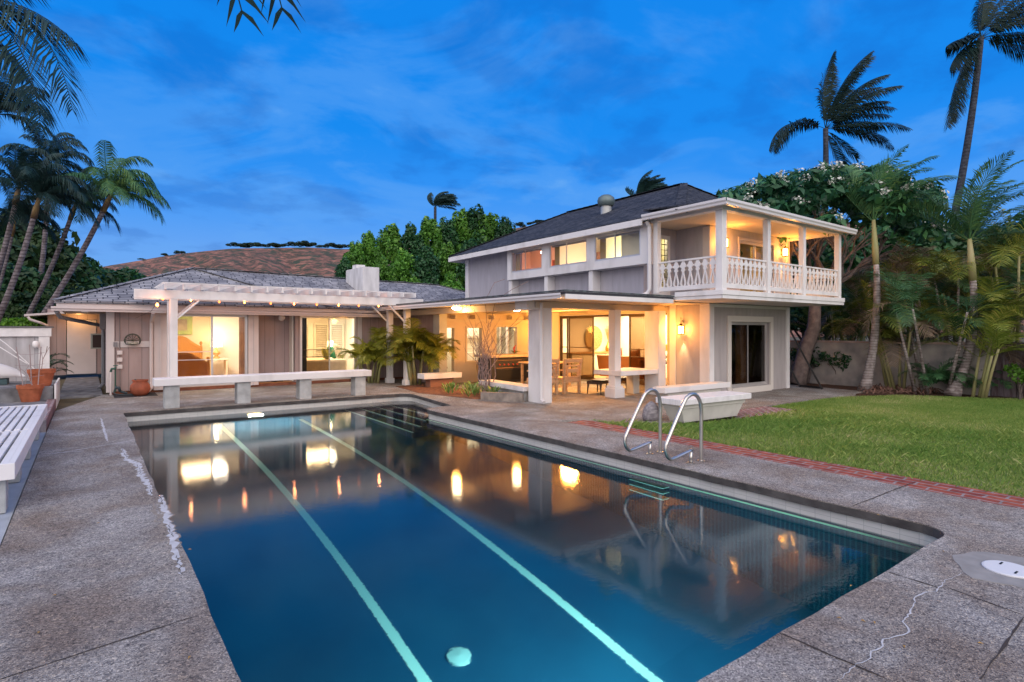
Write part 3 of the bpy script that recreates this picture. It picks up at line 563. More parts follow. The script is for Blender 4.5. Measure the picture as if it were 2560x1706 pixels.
H('dark_downspout', MB().tube([(-.62, 18.15, 2.2), (-.55, 18.5, 2.05), (.15, 20.5, 1.9), (.36, 20.9, 1.85), (.38, 20.95, 1.7), (.38, 20.95, .15), (.28, 20.7, .02)], .05, 8), mat('grey_pipe', (.22, .23, .25), .5))
# ---- patio roof, posts, beams
pr_ = MB(); pr_.extrude([(7.75, 8.7), (11.16, 8.7), (11.16, 9.4), (13.0, 10.2), (13.9, 10.6), (13.9, 16.3), (9.2, 18.2), (7.75, 18.2)], [], 2.45, 2.50)
po = H('patio_roof', pr_, mat('patio_roof_felt', (.07, .075, .09), .8))
MB().box(7.70, 11.15, 8.66, 8.72, 2.505, 2.535).box(7.70, 7.76, 8.72, 18.1, 2.505, 2.535).build('copper_edge', COPPER, po)
MB().box(7.75, 11.14, 8.68, 8.72, 2.35, 2.45).build('patio_fascia', WHITE, po, bevel=.004)
gutter((7.745, 8.72, 2.36), (7.745, 17.9, 2.36), (-1, 0, 0), GUTW).build('patio_gutter', GUTW, po)
CEIL = mat('patio_ceiling_paint', (.56, .47, .37), .7)
MB().extrude([(7.78, 8.74), (12.9, 8.98), (12.92, 10.3), (13.88, 10.62), (13.88, 16.22), (7.78, 16.22)], [], 2.40, 2.448).build('patio_ceiling', CEIL, po)
bm_ = MB(); bm_.box(8.35, 12.92, 10.38, 10.56, 2.24, 2.39); bm_.box(8.6, 8.78, 10.95, 18.6, 2.22, 2.39); bm_.box(10.9, 11.05, 10.57, 16.2, 2.28, 2.395)
for y in (12, 13.2, 14.4, 15.6): bm_.box(8.8, 13.85, y, y + .07, 2.33, 2.398)
H('beam_end', MB().box(8.12, 8.557, 10.44, 10.9, 2.20, 2.395), WHITE, bevel=.006)
H('patio_beams', bm_, mat('beam_paint', (.60, .52, .43), .65), bevel=.004)
H('column', MB().box(8.56, 8.86, 10.42, 10.95, 0, 2.397), WHITE, bevel=.006)
H('column', MB().box(12.18, 12.48, 9.98, 10.45, 0, 2.24), WHITE, bevel=.006)
sp_ = H('column', MB().box(10.78, 11.0, 10.22, 10.44, .3, 2.24), WHITE, bevel=.004); MB().box(10.71, 11.07, 10.15, 10.51, 0, .24).box(10.74, 11.04, 10.18, 10.48, .24, .3).build('plinth', WHITE, sp_, bevel=.008)
H('column', MB().box(9.0, 9.28, 16.1, 16.238, 0, 2.4).box(9.0, 9.05, 16.24, 16.5, 0, 2.4), CREAM)
H('column', MB().box(12.15, 12.45, 14.3, 14.6, 0, 2.3), CEIL)
H('patio_downspout', MB().tube([(8.5, 10.38, 2.36), (8.5, 10.38, .12), (8.47, 10.25, .05)], .045, 8), GUTW)
# ---- patio back wall
bw = MB(); wall(bw, 'x', 16.24, 16.4, 9.05, 13.9, 0, 2.4, [(9.28, 9.62, .12, 1.80), (10.12, 10.70, .72, 1.80), (11.30, 12.18, .86, 1.84)])
PATW = mat('patio_wall_paint', (.56, .45, .34), .7, var=.04, vscale=2); H('patio_wall', bw, PATW)
rt = MB()
for x in (9.5, 10.25, 11.0, 11.75, 12.5, 13.2): rt.box(x, x + .1, 15.95, 16.235, 2.1, 2.23)
rt.box(9.3, 13.8, 16.18, 16.238, 1.99, 2.09); H('rafter_tails', rt, CEIL)
def casing(axis, c, a0, a1, z0, z1, w_=.06, d=.02, sgn=-1):
    mb = MB()
    for p in ((a0 - w_, a0, z0 - w_, z1 + w_), (a1, a1 + w_, z0 - w_, z1 + w_), (a0, a1, z1, z1 + w_), (a0, a1, z0 - w_, z0)):
        if axis == 'y': mb.box(p[0], p[1], c + sgn * d, c, p[2], p[3])
        else: mb.box(c + sgn * d, c, p[0], p[1], p[2], p[3])
    return mb
for a0, a1, z0, z1 in ((9.28, 9.62, .12, 1.8), (10.12, 10.70, .72, 1.80), (11.30, 12.18, .86, 1.84)):
    o = H('patio_window', casing('y', 16.239, a0, a1, z0, z1), CEIL); MB().box(a0, a1, 16.3, 16.304, z0, z1).build('pane', GLASS, o)
o = H('window_bars', MB().box(10.39, 10.41, 16.28, 16.3, .72, 1.8).box(10.12, 10.7, 16.28, 16.3, 1.5, 1.515).box(10.12, 10.7, 16.28, 16.3, 1.1, 1.115), CEIL)
room('kitchen_wall', 9.22, 13.6, 16.42, 18.7, .0, 2.35, IVORY, OAK, 'S'); lamp('kitchen_light', 'AREA', (11.2, 17.5, 2.3), 75, (1, .84, .56), 1.6, (0, 0, 0), house)
sh_ = MB()
for i in range(9): sh_.bar((11.98, 16.5, .95 + i * .1), (12.12, 16.6, .95 + i * .1), .07, .008, (0, .5, .8))
sh_.box(11.96, 11.98, 16.45, 16.6, .86, 1.84); sh_.box(11.62, 11.64, 16.45, 16.5, .86, 1.84); H('shutter', sh_, WHITE)
# ---- patio ceiling lights
LENS = mat('lit_lens', (1, .9, .7), .4, emit=(1, .80, .50), es=34)
for u, v in ((1142, 777), (1292, 780)):
    p = at(u, v, z=2.27); t_ = thing('ceiling_light', (p.x, p.y, 2.39), 'glowing round ceiling light on the patio ceiling, ' + ('left one behind the bare shrub' if u < 1200 else 'right one beside the downspout post'), 'ceiling light', 'flush lights on the patio ceiling')
    MB().lathe([(.15, 0), (.15, -.03), (.001, -.03)], (p.x, p.y, 2.389), 24, False).build('base', ALU, t_)
    MB().lathe([(.14, -.03), (.12, -.07), (.07, -.10), (.001, -.11)], (p.x, p.y, 2.389), 24, False).build('lens', LENS, t_, smooth=True)
    lamp('patio_lamp', 'POINT', (p.x, p.y, 2.10), 55, (1, .46, .10), .12, None, t_)
lamp('patio_lamp_inner', 'POINT', (12.75, 15.6, 1.75), 40, (1, .46, .07), .12, None, house)
lamp('patio_amber_fill', 'POINT', (11.2, 12.4, 1.95), 430, (1, .41, .08), .25, None, house)  # added amber fill for the patio floor, no fixture hangs here
# ---- living room glazing
sd = MB()
slider('patio_door', 'x', 13.9, 10.75, 15.9, .03, 2.24, [(15.5, 15.85, GLASS), (14.22, 15.5, SCREEN), (11.2, 12.58, SCREEN)], BRONZE, fw=.06, dep=.09, rails=(1.12, .88))
H('door_header', MB().box(13.84, 13.99, 10.4, 16.2, 2.25, 2.40), CEIL)
H('patio_side_wall', MB().box(13.9, 14.0, 15.9, 16.24, 0, 2.25).box(12.93, 14.0, 10.2, 10.3, 0, 2.40), PATW)
room('living_wall', 14.05, 16.72, 9.6, 16.2, .03, 2.40, IVORY, OAK, 'W')
lamp('living_light', 'AREA', (15.4, 14.2, 2.36), 300, (1, .80, .48), 2.2, (0, 0, 0), house)
lamp('art_light', 'SPOT', (16.0, 15.5, 2.3), 60, (1, .55, .22), .08, (R_(28), 0, 0), house, R_(70))
# ---- two storey block: ground floor
gf = MB(); wall(gf, 'x', 8.95, 9.1, 12.93, 16.85, .0, 2.42, [(13.86, 15.78, .17, 1.94)]); wall(gf, 'y', 12.93, 13.05, 9.1, 10.2, 0, 2.42); wall(gf, 'y', 16.73, 16.85, 9.1, 17.3, 0, 2.42)
H('ground_floor_wall', gf, GREIGE)
ct = MB(); ct.box(12.90, 13.10, 8.92, 8.948, 0, 2.41); ct.box(12.90, 12.928, 8.948, 9.22, 0, 2.41); ct.box(16.70, 16.88, 8.92, 8.948, 0, 2.41); ct.box(16.852, 16.88, 8.948, 9.15, 0, 2.41); ct.box(13.1, 16.7, 8.93, 8.948, 2.33, 2.41); ct.box(12.91, 12.928, 10.0, 10.2, 0, 2.4); H('corner_boards', ct, WHITE)
fr_ = MB(); fr_.box(13.70, 13.85, 8.90, 8.948, .02, 2.11); fr_.box(15.79, 15.94, 8.90, 8.948, .02, 2.11); fr_.box(13.85, 15.79, 8.90, 8.948, 1.95, 2.11); fr_.box(13.85, 15.79, 8.86, 8.948, .0, .165); H('window_surround', fr_, mat('cream_trim', (.66, .62, .58), .5), bevel=.004)
slider('window', 'y', 9.0, 13.86, 15.78, .17, 1.94, [(13.88, 14.82, DARKGL), (14.78, 15.76, DARKGL)], ALU, fw=.045)
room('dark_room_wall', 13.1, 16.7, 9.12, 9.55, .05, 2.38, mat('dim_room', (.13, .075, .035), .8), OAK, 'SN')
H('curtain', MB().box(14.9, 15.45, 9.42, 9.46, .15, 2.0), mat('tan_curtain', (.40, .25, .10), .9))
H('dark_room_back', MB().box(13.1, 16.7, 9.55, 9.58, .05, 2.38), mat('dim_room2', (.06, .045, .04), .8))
# ---- upper storey
uf = MB(); wall(uf, 'y', 11.5, 11.62, 10.0, 18.5, 2.5, 4.45, [(9.9, 15.2, 3.5, 4.35)]); wall(uf, 'x', 10.0, 10.12, 11.62, 12.93, 2.5, 4.45, [(11.98, 12.62, 2.58, 4.25)]); wall(uf, 'y', 12.93, 13.05, 9.1, 10.1, 2.5, 4.45)
wall(uf, 'x', 8.95, 9.1, 12.93, 16.85, 2.5, 4.45, [(14.28, 16.0, 2.56, 4.18)]); wall(uf, 'y', 16.73, 16.85, 9.1, 18.5, 2.42, 4.45); uf.box(11.62, 16.73, 18.38, 18.5, 2.5, 4.45)
H('upper_wall', uf, LAV)
H('far_corner_board', MB().box(11.47, 11.498, 18.3, 18.53, 2.5, 4.35).box(11.498, 11.66, 18.502, 18.53, 2.5, 4.35), WHITE)
for y in (15.30, 13.46, 11.53): H('bracket', MB().box(11.2, 11.498, y - .08, y + .08, 2.54, 3.37), WHITE, bevel=.004)
H('corner_board', MB().box(12.90, 13.08, 8.92, 8.948, 2.6, 4.4).box(12.90, 12.928, 8.948, 9.13, 2.6, 4.4), TRIM); H('corner_board', MB().box(16.72, 16.88, 8.92, 8.948, 2.6, 4.4).box(16.852, 16.88, 8.948, 9.1, 2.6, 4.4), TRIM)
# projecting window box
wb = MB(); wall(wb, 'y', 11.15, 11.20, 9.47, 15.39, 3.37, 4.40, [(13.6, 15.17, 3.60, 4.28), (11.64, 13.24, 3.60, 4.28), (9.72, 11.33, 3.60, 4.28)])
wb.box(11.20, 11.5, 9.47, 9.52, 3.37, 4.40); wb.box(11.20, 11.5, 15.34, 15.39, 3.37, 4.40); wb.box(11.20, 11.5, 9.52, 15.34, 3.37, 3.42)
H('window_box', wb, WHITE, bevel=.004); H('box_cap', MB().box(11.10, 11.5, 9.43, 15.43, 4.405, 4.43), mat('flashing', (.10, .11, .14), .5))
for a0, a1 in ((13.6, 15.17), (11.64, 13.24), (9.72, 11.33)):
    m_ = (a0 + a1) / 2 + .05; slider('upper_window', 'x', 11.16, a0, a1, 3.60, 4.28, [(m_, a1 - .02, GLASS), (a0 + .02, m_ + .02, GLASS)], ALU, fw=.025, dep=.04)
    H('roller_blind', MB().box(11.24, 11.25, a0 + .02, a1 - .02, 4.2, 4.28), mat('blind', (.35, .34, .36), .8))
PINK = mat('pink_room', (.78, .58, .50), .7)
for nm, y0, y1, m_, col, en in (('study_wall', 13.42, 17, PINK, (1, .62, .42), 60), ('office_wall', 11.5, 13.36, IVORY, (1, .76, .48), 70), ('upper_bedroom_wall', 10.8, 11.44, mat('pale_room', (.8, .76, .60), .7), (1, .90, .64), 80)):
    room(nm, 11.64, 13.4, y0, y1, 2.9, 4.76, m_, OAK, 'W'); lamp('upper_light', 'POINT', (12.5, (y0 + y1) / 2, 3.3), en, col, .25, None, house)
sp2 = lamp('picture_light', 'POINT', (13.1, 11.75, 4.45), 6, (1, .7, .4), .05, None, house)
# upper roof
ex, ez = 10.88, 4.47; P0, P1 = (14.5, 10.92, 6.14), (14.5, 16.1, 6.14)
c_ = [(ex, 8.3, ez), (15.9, 8.3, 4.62), (18.1, 12, ez), (18.1, 19.2, ez), (ex, 18.75, ez)]
ur = MB(); ur.slab([c_[0], P0, P1, c_[4]], .05); ur.slab([c_[0], c_[1], P0], .05); ur.slab([c_[1], c_[2], P0], .05); ur.slab([P0, c_[2], c_[3], P1], .05); ur.slab([c_[4], P1, c_[3]], .05)
uo = H('upper_roof', ur, ROOF2)
cp = MB()
for p, q_ in ((c_[0], P0), (P0, c_[1]), (P0, P1), (P1, c_[4])):
    p, q_ = Vector(p), Vector(q_); n = int((q_ - p).length / .3)
    for i in range(n): cp.bar(p.lerp(q_, i / n) + Vector((0, 0, .012)), p.lerp(q_, (i + 1.05) / n) + Vector((0, 0, .022)), .22, .012)
cp.build('ridge_caps', ROOF2, uo)
MB().box(10.86, 10.90, 9.42, 18.75, 4.28, 4.44).box(10.9, 11.6, 18.71, 18.75, 4.28, 4.44).build('upper_fascia', WHITE, uo, bevel=.004)
MB().box(10.9, 11.5, 9.42, 18.7, 4.42, 4.435).box(11.5, 11.7, 18.51, 18.7, 4.42, 4.435).build('upper_soffit', TRIM, uo)
vt = MB(); vx, vy = 12.75, 12.45; vz = 5.25; vt.lathe([(.17, 0), (.16, .28), (.18, .30)], (vx, vy, vz), 24, False)
vo_ = H('roof_ventilator', vt, mat('galvanised', (.42, .44, .44), .5, .3)); hd = MB(); hd.lathe([(.20, .26), (.25, .32), (.27, .42), (.24, .52), (.14, .59), (.001, .61)], (vx, vy, vz), 24, False); hd.build('turbine_head', mat('green_grey_metal', (.14, .19, .20), .45, .4), vo_, smooth=True)
# ---- balcony
bal = H('balcony_deck', MB().extrude([(11.19, 7.42), (16.88, 7.42), (16.88, 8.94), (12.92, 8.94), (12.92, 9.98), (11.19, 9.98)], [], 2.44, 2.55), WHITE)
MB().box(11.15, 11.19, 7.42, 8.66, 2.50, 2.61).box(11.15, 16.92, 7.38, 7.42, 2.50, 2.61).box(16.88, 16.92, 7.42, 8.9, 2.50, 2.61).build('deck_edge', WHITE, bal, bevel=.004)
MB().box(11.17, 11.19, 7.41, 8.66, 2.42, 2.495).box(11.17, 16.9, 7.40, 7.42, 2.42, 2.495).box(16.88, 16.9, 7.42, 8.9, 2.42, 2.495).build('deck_fascia', WHITE, bal)
MB().extrude([(11.2, 7.43), (16.87, 7.43), (16.87, 8.93), (12.92, 8.93), (12.92, 9.96), (11.2, 9.96)], [], 2.425, 2.438).build('soffit', TRIM, bal)
posts = [(11.19, 7.42), (13.04, 7.42), (14.72, 7.42), (16.66, 7.42), (11.19, 9.2)]
for i, (x, y) in enumerate(posts):
    w_ = .17 if i == 0 else .13; MB().box(x, x + w_, y, y + w_, 2.612, 4.36).build('balcony_post', WHITE, bal, bevel=.004)
MB().box(11.16, 16.86, 7.40, 7.56, 4.365, 4.44).box(11.16, 11.34, 7.56, 9.4, 4.365, 4.44).box(16.7, 16.86, 7.56, 8.94, 4.365, 4.44).build('balcony_beam', WHITE, bal)
MB().extrude([(11.05, 7.3), (16.95, 7.3), (16.95, 8.94), (12.92, 8.94), (12.92, 9.98), (11.05, 9.98)], [], 4.442, 4.46).build('balcony_ceiling', CEIL, bal)
MB().slab([(10.9, 7.2, 4.50), (17.0, 7.2, 4.50), (17.0, 9.2, 4.66), (12.9, 9.2, 4.66), (10.9, 9.4, 4.66)], .035).build('balcony_roof', ROOF2, bal)
gg = gutter((10.90, 7.24, 4.40), (17.05, 7.24, 4.36), (0, -1, 0), GUTW, .13, .13); gg.build('balcony_gutter', GUTW, bal)
gutter((10.98, 7.12, 4.40), (10.98, 9.42, 4.40), (-1, 0, 0), GUTW, .13, .13).build('balcony_gutter', GUTW, bal)
H('upper_downspout', MB().tube([(11.0, 9.38, 4.38), (11.08, 9.36, 4.25), (11.08, 9.36, 2.72), (11.04, 9.40, 2.62), (10.94, 9.44, 2.57)], .05, 8), GUTW)
# scroll-cut flat balusters
def baluster_outline():
    hz = [(0, .035), (.03, .075), (.07, .085), (.11, .075), (.20, .05), (.28, .028), (.34, .022), (.36, .05), (.385, .055), (.41, .032), (.44, .05), (.455, .085), (.49, .09), (.515, .055), (.54, .05), (.57, .03), (.60, .03)]
    return hz
bs = MB(); hz = baluster_outline(); inner_ = {1: .03, 2: .04, 3: .034, 4: .018}; th = .012
for i in range(len(hz) - 1):
    (z0, w0), (z1, w1_) = hz[i], hz[i + 1]
    i0, i1 = inner_.get(i, 0), inner_.get(i + 1, 0)
    for sx in (-1, 1):
        vs = [(sx * i0, -th, z0), (sx * w0, -th, z0), (sx * w1_, -th, z1), (sx * i1, -th, z1)]; vb = [(x, th, z) for x, _, z in vs]; bs.add(vs + vb, [(0, 1, 2, 3), (7, 6, 5, 4), (1, 5, 6, 2), (0, 3, 7, 4)])
b_mesh = bs.build('baluster', WHITE); bmesh_data = b_mesh.data; bpy.data.objects.remove(b_mesh)
def railing(p, q, n):
    p, q = Vector(p), Vector(q); r = MB(); r.bar(p + Vector((0, 0, .70)), q + Vector((0, 0, .70)), .055, .04); r.bar(p + Vector((0, 0, .05)), q + Vector((0, 0, .05)), .045, .10)
    o = r.build('balcony_railing', WHITE, house, bevel=.004); a = math.atan2((q - p).y, (q - p).x)
    for i in range(n):
        c = p.lerp(q, (i + .5) / n); bb = bpy.data.objects.new('baluster', bmesh_data); COL.objects.link(bb); bb.parent = o
        bb.location = Vector((c.x, c.y, c.z + .09)); bb.location -= house.location; bb.rotation_euler.z = a
zr_ = 2.66
for p, q_, n in (((11.26, 7.6, zr_), (11.26, 9.2, zr_), 8), ((11.37, 7.48, zr_), (13.04, 7.48, zr_), 9), ((13.18, 7.48, zr_), (14.72, 7.48, zr_), 8), ((14.86, 7.48, zr_), (16.66, 7.48, zr_), 9), ((16.74, 7.56, zr_), (16.74, 8.92, zr_), 7)):
    railing(p, q_, n)
# leaded door and balcony sliding door
ld = H('leaded_door', MB().box(11.98, 12.08, 9.96, 10.0, 2.6, 4.25).box(12.54, 12.64, 9.96, 10.0, 2.6, 4.25).box(12.08, 12.54, 9.96, 10.0, 4.15, 4.25).box(12.08, 12.54, 9.96, 10.0, 2.6, 2.85), WHITE)
cm = MB()
for i in range(5): cm.box(12.08 + i * .115 - .006, 12.08 + i * .115 + .006, 9.975, 9.985, 2.85, 4.15)
for i in range(10): cm.box(12.08, 12.54, 9.974, 9.986, 2.85 + i * .145 - .006, 2.85 + i * .145 + .006)
cm.build('lead_came', BLACK, ld); MB().box(12.08, 12.54, 9.978, 9.981, 2.85, 4.15).build('pane', GLASS, ld)
room('landing_wall', 11.64, 12.9, 10.13, 10.74, 2.6, 4.44, mat('landing_paint', (.75, .70, .50), .6), OAK, 'S'); lamp('landing_light', 'POINT', (12.3, 10.4, 4.1), 16, (1, .85, .5), .08, None, house)
H('door_casing', casing('y', 8.948, 14.28, 16.0, 2.62, 4.18, .07, .025), TRIM)
slider('balcony_door', 'y', 8.98, 14.28, 16.0, 2.58, 4.18, [(14.3, 15.15, GLASS), (15.1, 15.98, GLASS)], ALU, fw=.045)
room('front_bedroom_wall', 13.1, 16.7, 9.13, 10.6, 2.58, 4.44, mat('sand_room', (.72, .60, .40), .7), OAK, 'S'); lamp('front_bedroom_light', 'AREA', (14.7, 9.9, 4.40), 22, (1, .84, .52), .8, (0, 0, 0), house)
H('bedroom_curtain', MB().box(15.3, 15.8, 9.2, 9.24, 2.6, 4.1), mat('amber_curtain', (.5, .36, .14), .9))
H('outlet_plate', MB().box(12.915, 12.928, 10.05, 10.10, 1.2, 1.32), TRIM)
# ---- lanterns
def sconce(p, wall_axis, label):
    """carriage lantern on a bracket; p on the wall surface, lantern hangs out along -axis"""
    d = Vector((-1, 0, 0)) if wall_axis == 'x' else Vector((0, -1, 0)); c = Vector(p) + d * .12
    t_ = thing('wall_lantern', tuple(p), label, 'lantern', 'lanterns on the house walls')
    f = MB(); s = Vector(p); a, b_ = .055, .11
    f.tube([s + Vector((0, 0, .18)), s + d * .05 + Vector((0, 0, .24)), s + d * .12 + Vector((0, 0, .22)), s + d * .12 + Vector((0, 0, .14))], .009, 6)
    f.tube([s + d * .12 + Vector((.02, .02, .30)), s + d * .12 + Vector((0, 0, .33)), s + d * .12 + Vector((-.02, -.02, .30)), s + d * .12 + Vector((0, 0, .27)), s + d * .12 + Vector((.02, .02, .30))], .005, 5)
    f.bar(s - d * -.004, s + d * .012, .08, .18)
    for dx in (-a, a):
        for dy in (-a, a): f.bar(c + Vector((dx, dy, -.12)), c + Vector((dx, dy, .1)), .014, .014)
    f.box(c.x - a - .012, c.x + a + .012, c.y - a - .012, c.y + a + .012, c.z + .1, c.z + .12); f.box(c.x - a - .008, c.x + a + .008, c.y - a - .008, c.y + a + .008, c.z - .14, c.z - .12); f.lathe([(.05, .12), (.02, .16), (.001, .165)], tuple(c), 8, False)
    f.build('frame', mat('lantern_bronze', (.10, .05, .02), .4, .6), t_)
    MB().box(c.x - a + .008, c.x + a - .008, c.y - a + .008, c.y + a - .008, c.z - .11, c.z + .09).build('lit_glass', mat('lit_amber_glass', (1, .6, .2), .4, emit=(1, .58, .16), es=14), t_)
    side = Vector((0, 1, 0)) if wall_axis == 'x' else Vector((1, 0, 0))
    for sg in (-1, 1): lamp('lantern_glow', 'POINT', tuple(c + side * sg * .11 - d * .03), 4.5, (1, .38, .04), .03, None, t_)
    lamp('lantern_glow', 'POINT', tuple(c + d * .22), 34, (1, .36, .06), .06, None, t_)
    r = (R_(-8), 0, 0) if wall_axis == 'y' else (0, R_(8), 0)
    lamp('lantern_downlight', 'SPOT', tuple(c + Vector((0, 0, -.16)) - d * .03), 70, (1, .60, .25), .02, (0, 0, 0), t_, R_(48))
    return t_
sconce((12.927, 9.74, 1.74), 'x', 'lit amber lantern on the ground floor wall behind the white benches')
sconce((16.45, 8.948, 4.02), 'y', 'lit amber lantern on the balcony wall right of the sliding door')
sconce((13.45, 8.948, 4.02), 'y', 'lit amber lantern on the balcony wall partly hidden by the corner post')
# ================================================================== PERGOLA AND LIGHTS
pg = thing('pergola', (4.8, 17.2, 0), 'white timber pergola with slatted rafters in front of the bedroom doors', 'pergola')
def fx(x): return 16.9 - (x - .92) * .052
b1 = MB(); b1.bar((.92, 16.9, 2.625), (8.62, 16.5, 2.60), .09, .225); b1.build('beam', WHITE, pg, bevel=.006)
b1 = MB(); b1.bar((.97, 17.86, 2.62), (8.55, 17.6, 2.60), .09, .20); b1.build('beam', WHITE, pg, bevel=.006)
for x, y in ((1.76, 16.86), (8.1, 16.56), (1.80, 17.83), (8.0, 17.62)):
    p_ = MB().box(x - .085, x + .085, y - .085, y + .085, 0, 2.5).build('post', WHITE, pg, bevel=.006)
    if x > 5: MB().box(x - .12, x + .12, y - .12, y + .12, 0, .16).build('post_base', WHITE, p_, bevel=.01)
for i in range(18):
    x = 1.58 + i * (8.26 - 1.58) / 17; r = MB(); y0 = fx(x) - .22
    r.add([(x - .022, y0, 2.75), (x + .022, y0, 2.75), (x + .022, 18.9, 2.75), (x - .022, 18.9, 2.75), (x - .022, y0, 2.89), (x + .022, y0, 2.89), (x + .022, 18.9, 2.89), (x - .022, 18.9, 2.89)], [(0, 3, 2, 1), (4, 5, 6, 7), (0, 1, 5, 4), (1, 2, 6, 5), (2, 3, 7, 6), (3, 0, 4, 7)])
    r.build('rafter', WHITE, pg)
for k in range(16):
    y = 16.55 + k * .15; MB().box(1.5, 8.33, y, y + .035, 2.892, 2.915).build('batten', WHITE, pg)
for p, q_ in (((2.35, 16.86, 2.5), (1.82, 16.86, 2.0)), ((2.35, 17.8, 2.5), (1.85, 17.8, 2.02)), ((7.5, 16.58, 2.5), (8.03, 16.58, 1.98)), ((7.4, 17.64, 2.5), (7.95, 17.64, 1.98))):
    MB().bar(p, q_, .07, .04).build('brace', WHITE, pg)
st = thing('string_lights', (1.6, 17.1, 2.5), 'string of small glowing orange bulbs along the pergola beam', 'string lights')
BULB = mat('lit_bulb', (1, .5, .2), .4, emit=(1, .21, .045), es=3.6); cord = []
for i, (u, v) in enumerate([(393, 763), (407, 748), (477, 752), (548, 755), (611, 757), (677, 759), (735, 761), (792, 762), (846, 764), (897, 765), (946, 766), (994, 767)]):
    p = atY(u, v, 17.0 - i * .03) if i else atY(u, v, 16.8); r_ = .030 if i else .042
    cord.append((p.x, p.y, p.z + .06)); MB().lathe([(.001, -r_ * 1.2), (r_ * .7, -r_ * .8), (r_, 0), (r_ * .6, r_), (.012, r_ * 1.5), (.001, r_ * 1.5)], tuple(p), 12, False).build('bulb', BULB, st, smooth=True)
    if i % 2 == 0: lamp('bulb_glow', 'POINT', tuple(p - Vector((0, .06, 0))), 4 if i else 8, (1, .33, .12), .03, None, st)
MB().tube(cord, .006, 5).tube([cord[0], (1.3, 17.2, 2.2), (1.05, 18.6, 2.05)], .005, 5).build('cord', BLACK, st)
# ================================================================== BENCHES
bn = thing('long_bench', (3.6, 14.8, 0), 'long white bench on four grey concrete blocks between pool and pergola', 'bench')
MB().bar((1.16, 14.80, .58), (6.09, 14.80, .58), .50, .16).build('seat', WHITE, bn, bevel=.012)
for x in (1.50, 2.96, 4.38, 5.80): MB().box(x - .145, x + .145, 14.60, 14.92, 0, .5).build('block', CONC, bn, bevel=.01)
bn = thing('white_bench', (11.9, 8.8, 0), 'white bench standing against the house wall under the lit lantern', 'bench', 'pair of solid white benches beside the lawn')
MB().box(10.60, 13.18, 8.5, 8.87, .27, .40).build('seat', WHITE, bn, bevel=.01); MB().box(10.78, 12.85, 8.56, 8.84, 0, .27).build('base', CREAM, bn, bevel=.01)
bn = thing('white_bench', (9.7, 6.82, 0), 'nearer white bench with tapered cream base at the edge of the lawn', 'bench', 'pair of solid white benches beside the lawn', True, R_(-3))
MB().box(-1.05, 1.07, -.3, .3, .34, .45).build('seat', WOODW, bn, bevel=.01); MB().box(-.93, .95, -.24, .24, .27, .34).build('apron', CREAM, bn)
MB().add([(-.80, -.17, 0), (.78, -.17, 0), (.78, .17, 0), (-.80, .17, 0), (-.93, -.22, .27), (.92, -.22, .27), (.92, .22, .27), (-.93, .22, .27)], [(0, 3, 2, 1), (4, 5, 6, 7), (0, 1, 5, 4), (1, 2, 6, 5), (2, 3, 7, 6), (3, 0, 4, 7)]).build('base', CREAM, bn, bevel=.006)
bn = thing('slat_bench', (-1.6, 10, 0), 'wide white slatted deck bench on concrete blocks left of the pool', 'bench')
x = -.60
MB().box(-3.4, -.55, 7.16, 7.22, .30, .455).box(-3.4, -.55, 12.58, 12.64, .30, .455).box(-.60, -.55, 7.22, 12.58, .30, .455).box(-3.4, -.6, 9.55, 9.62, .30, .435).build('frame', WHITE, bn, bevel=.005)
i = 0
while x > -3.3:
    MB().box(x - .062, x - .002, 7.225, 9.56, .415, .45).box(x - .062, x - .002, 9.61, 12.575, .415, .45).build('slat', WHITE, bn, bevel=.004); x -= .088; i += 1
for y in (7.35, 8.75, 10.2, 11.9):
    for xx in (-.86, -2.6): MB().box(xx - .12, xx + .24, y - .1, y + .1, -.03, .30).build('block', CONC, bn, bevel=.01)
bn = thing('slat_stool', (-2.6, 15.6, 0), 'small grey slatted wooden bench at the left edge behind the white one', 'bench')
GREYW = mat('grey_weathered_wood', (.20, .20, .24), .8, var=.3, vscale=4, stretch=(1, 8, 1))
for i in range(4): MB().box(-3.4 + .42 * i, -3.02 + .42 * i, 15.2, 16.2, .5, .54).build('slat', GREYW, bn)
for x in (-3.3, -2.6, -1.95): MB().box(x, x + .07, 15.25, 16.1, .15, .5).build('leg', GREYW, bn)
# ---- pool ladder
for k, y in enumerate((5.27, 4.60)):
    gr_ = thing('pool_handrail', (6.3, y, 0), ('farther' if k == 0 else 'nearer') + ' of the two bent steel handrails at the pool ladder', 'handrail', 'steel handrails at the pool')
    pts = [(6.47, y, -.05), (6.47, y, .45), (6.47, y, .66), (6.44, y, .78), (6.37, y, .86), (6.28, y, .885), (6.19, y, .86), (6.10, y, .78), (5.80, y, .36), (5.755, y, .27), (5.76, y, .19), (5.81, y, .125), (5.90, y, .105), (6.27, y, .165)]
    def smooth(P, n=5):
        P = [Vector(p) for p in P]; out = []
        for i in range(len(P) - 1):
            p0, p1, p2, p3 = P[max(i - 1, 0)], P[i], P[i + 1], P[min(i + 2, len(P) - 1)]
            for j in range(n):
                t = j / n; out.append(.5 * ((2 * p1) + (p2 - p0) * t + (2 * p0 - 5 * p1 + 4 * p2 - p3) * t * t + (3 * p1 - p0 - 3 * p2 + p3) * t ** 3))
        return out + [P[-1]]
    MB().tube(smooth(pts), .024, 14).build('rail', STEEL, gr_, smooth=True)
    MB().tube([(6.25, y, .16), (6.25, y, -.02)], .022, 12).build('strut', STEEL, gr_, smooth=True)
    MB().lathe([(.05, 0), (.05, .008), (.026, .012)], (6.47, y, .001), 20, False).lathe([(.05, 0), (.05, .008), (.026, .012)], (6.25, y, .001), 20, False).build('escutcheon', STEEL, gr_)
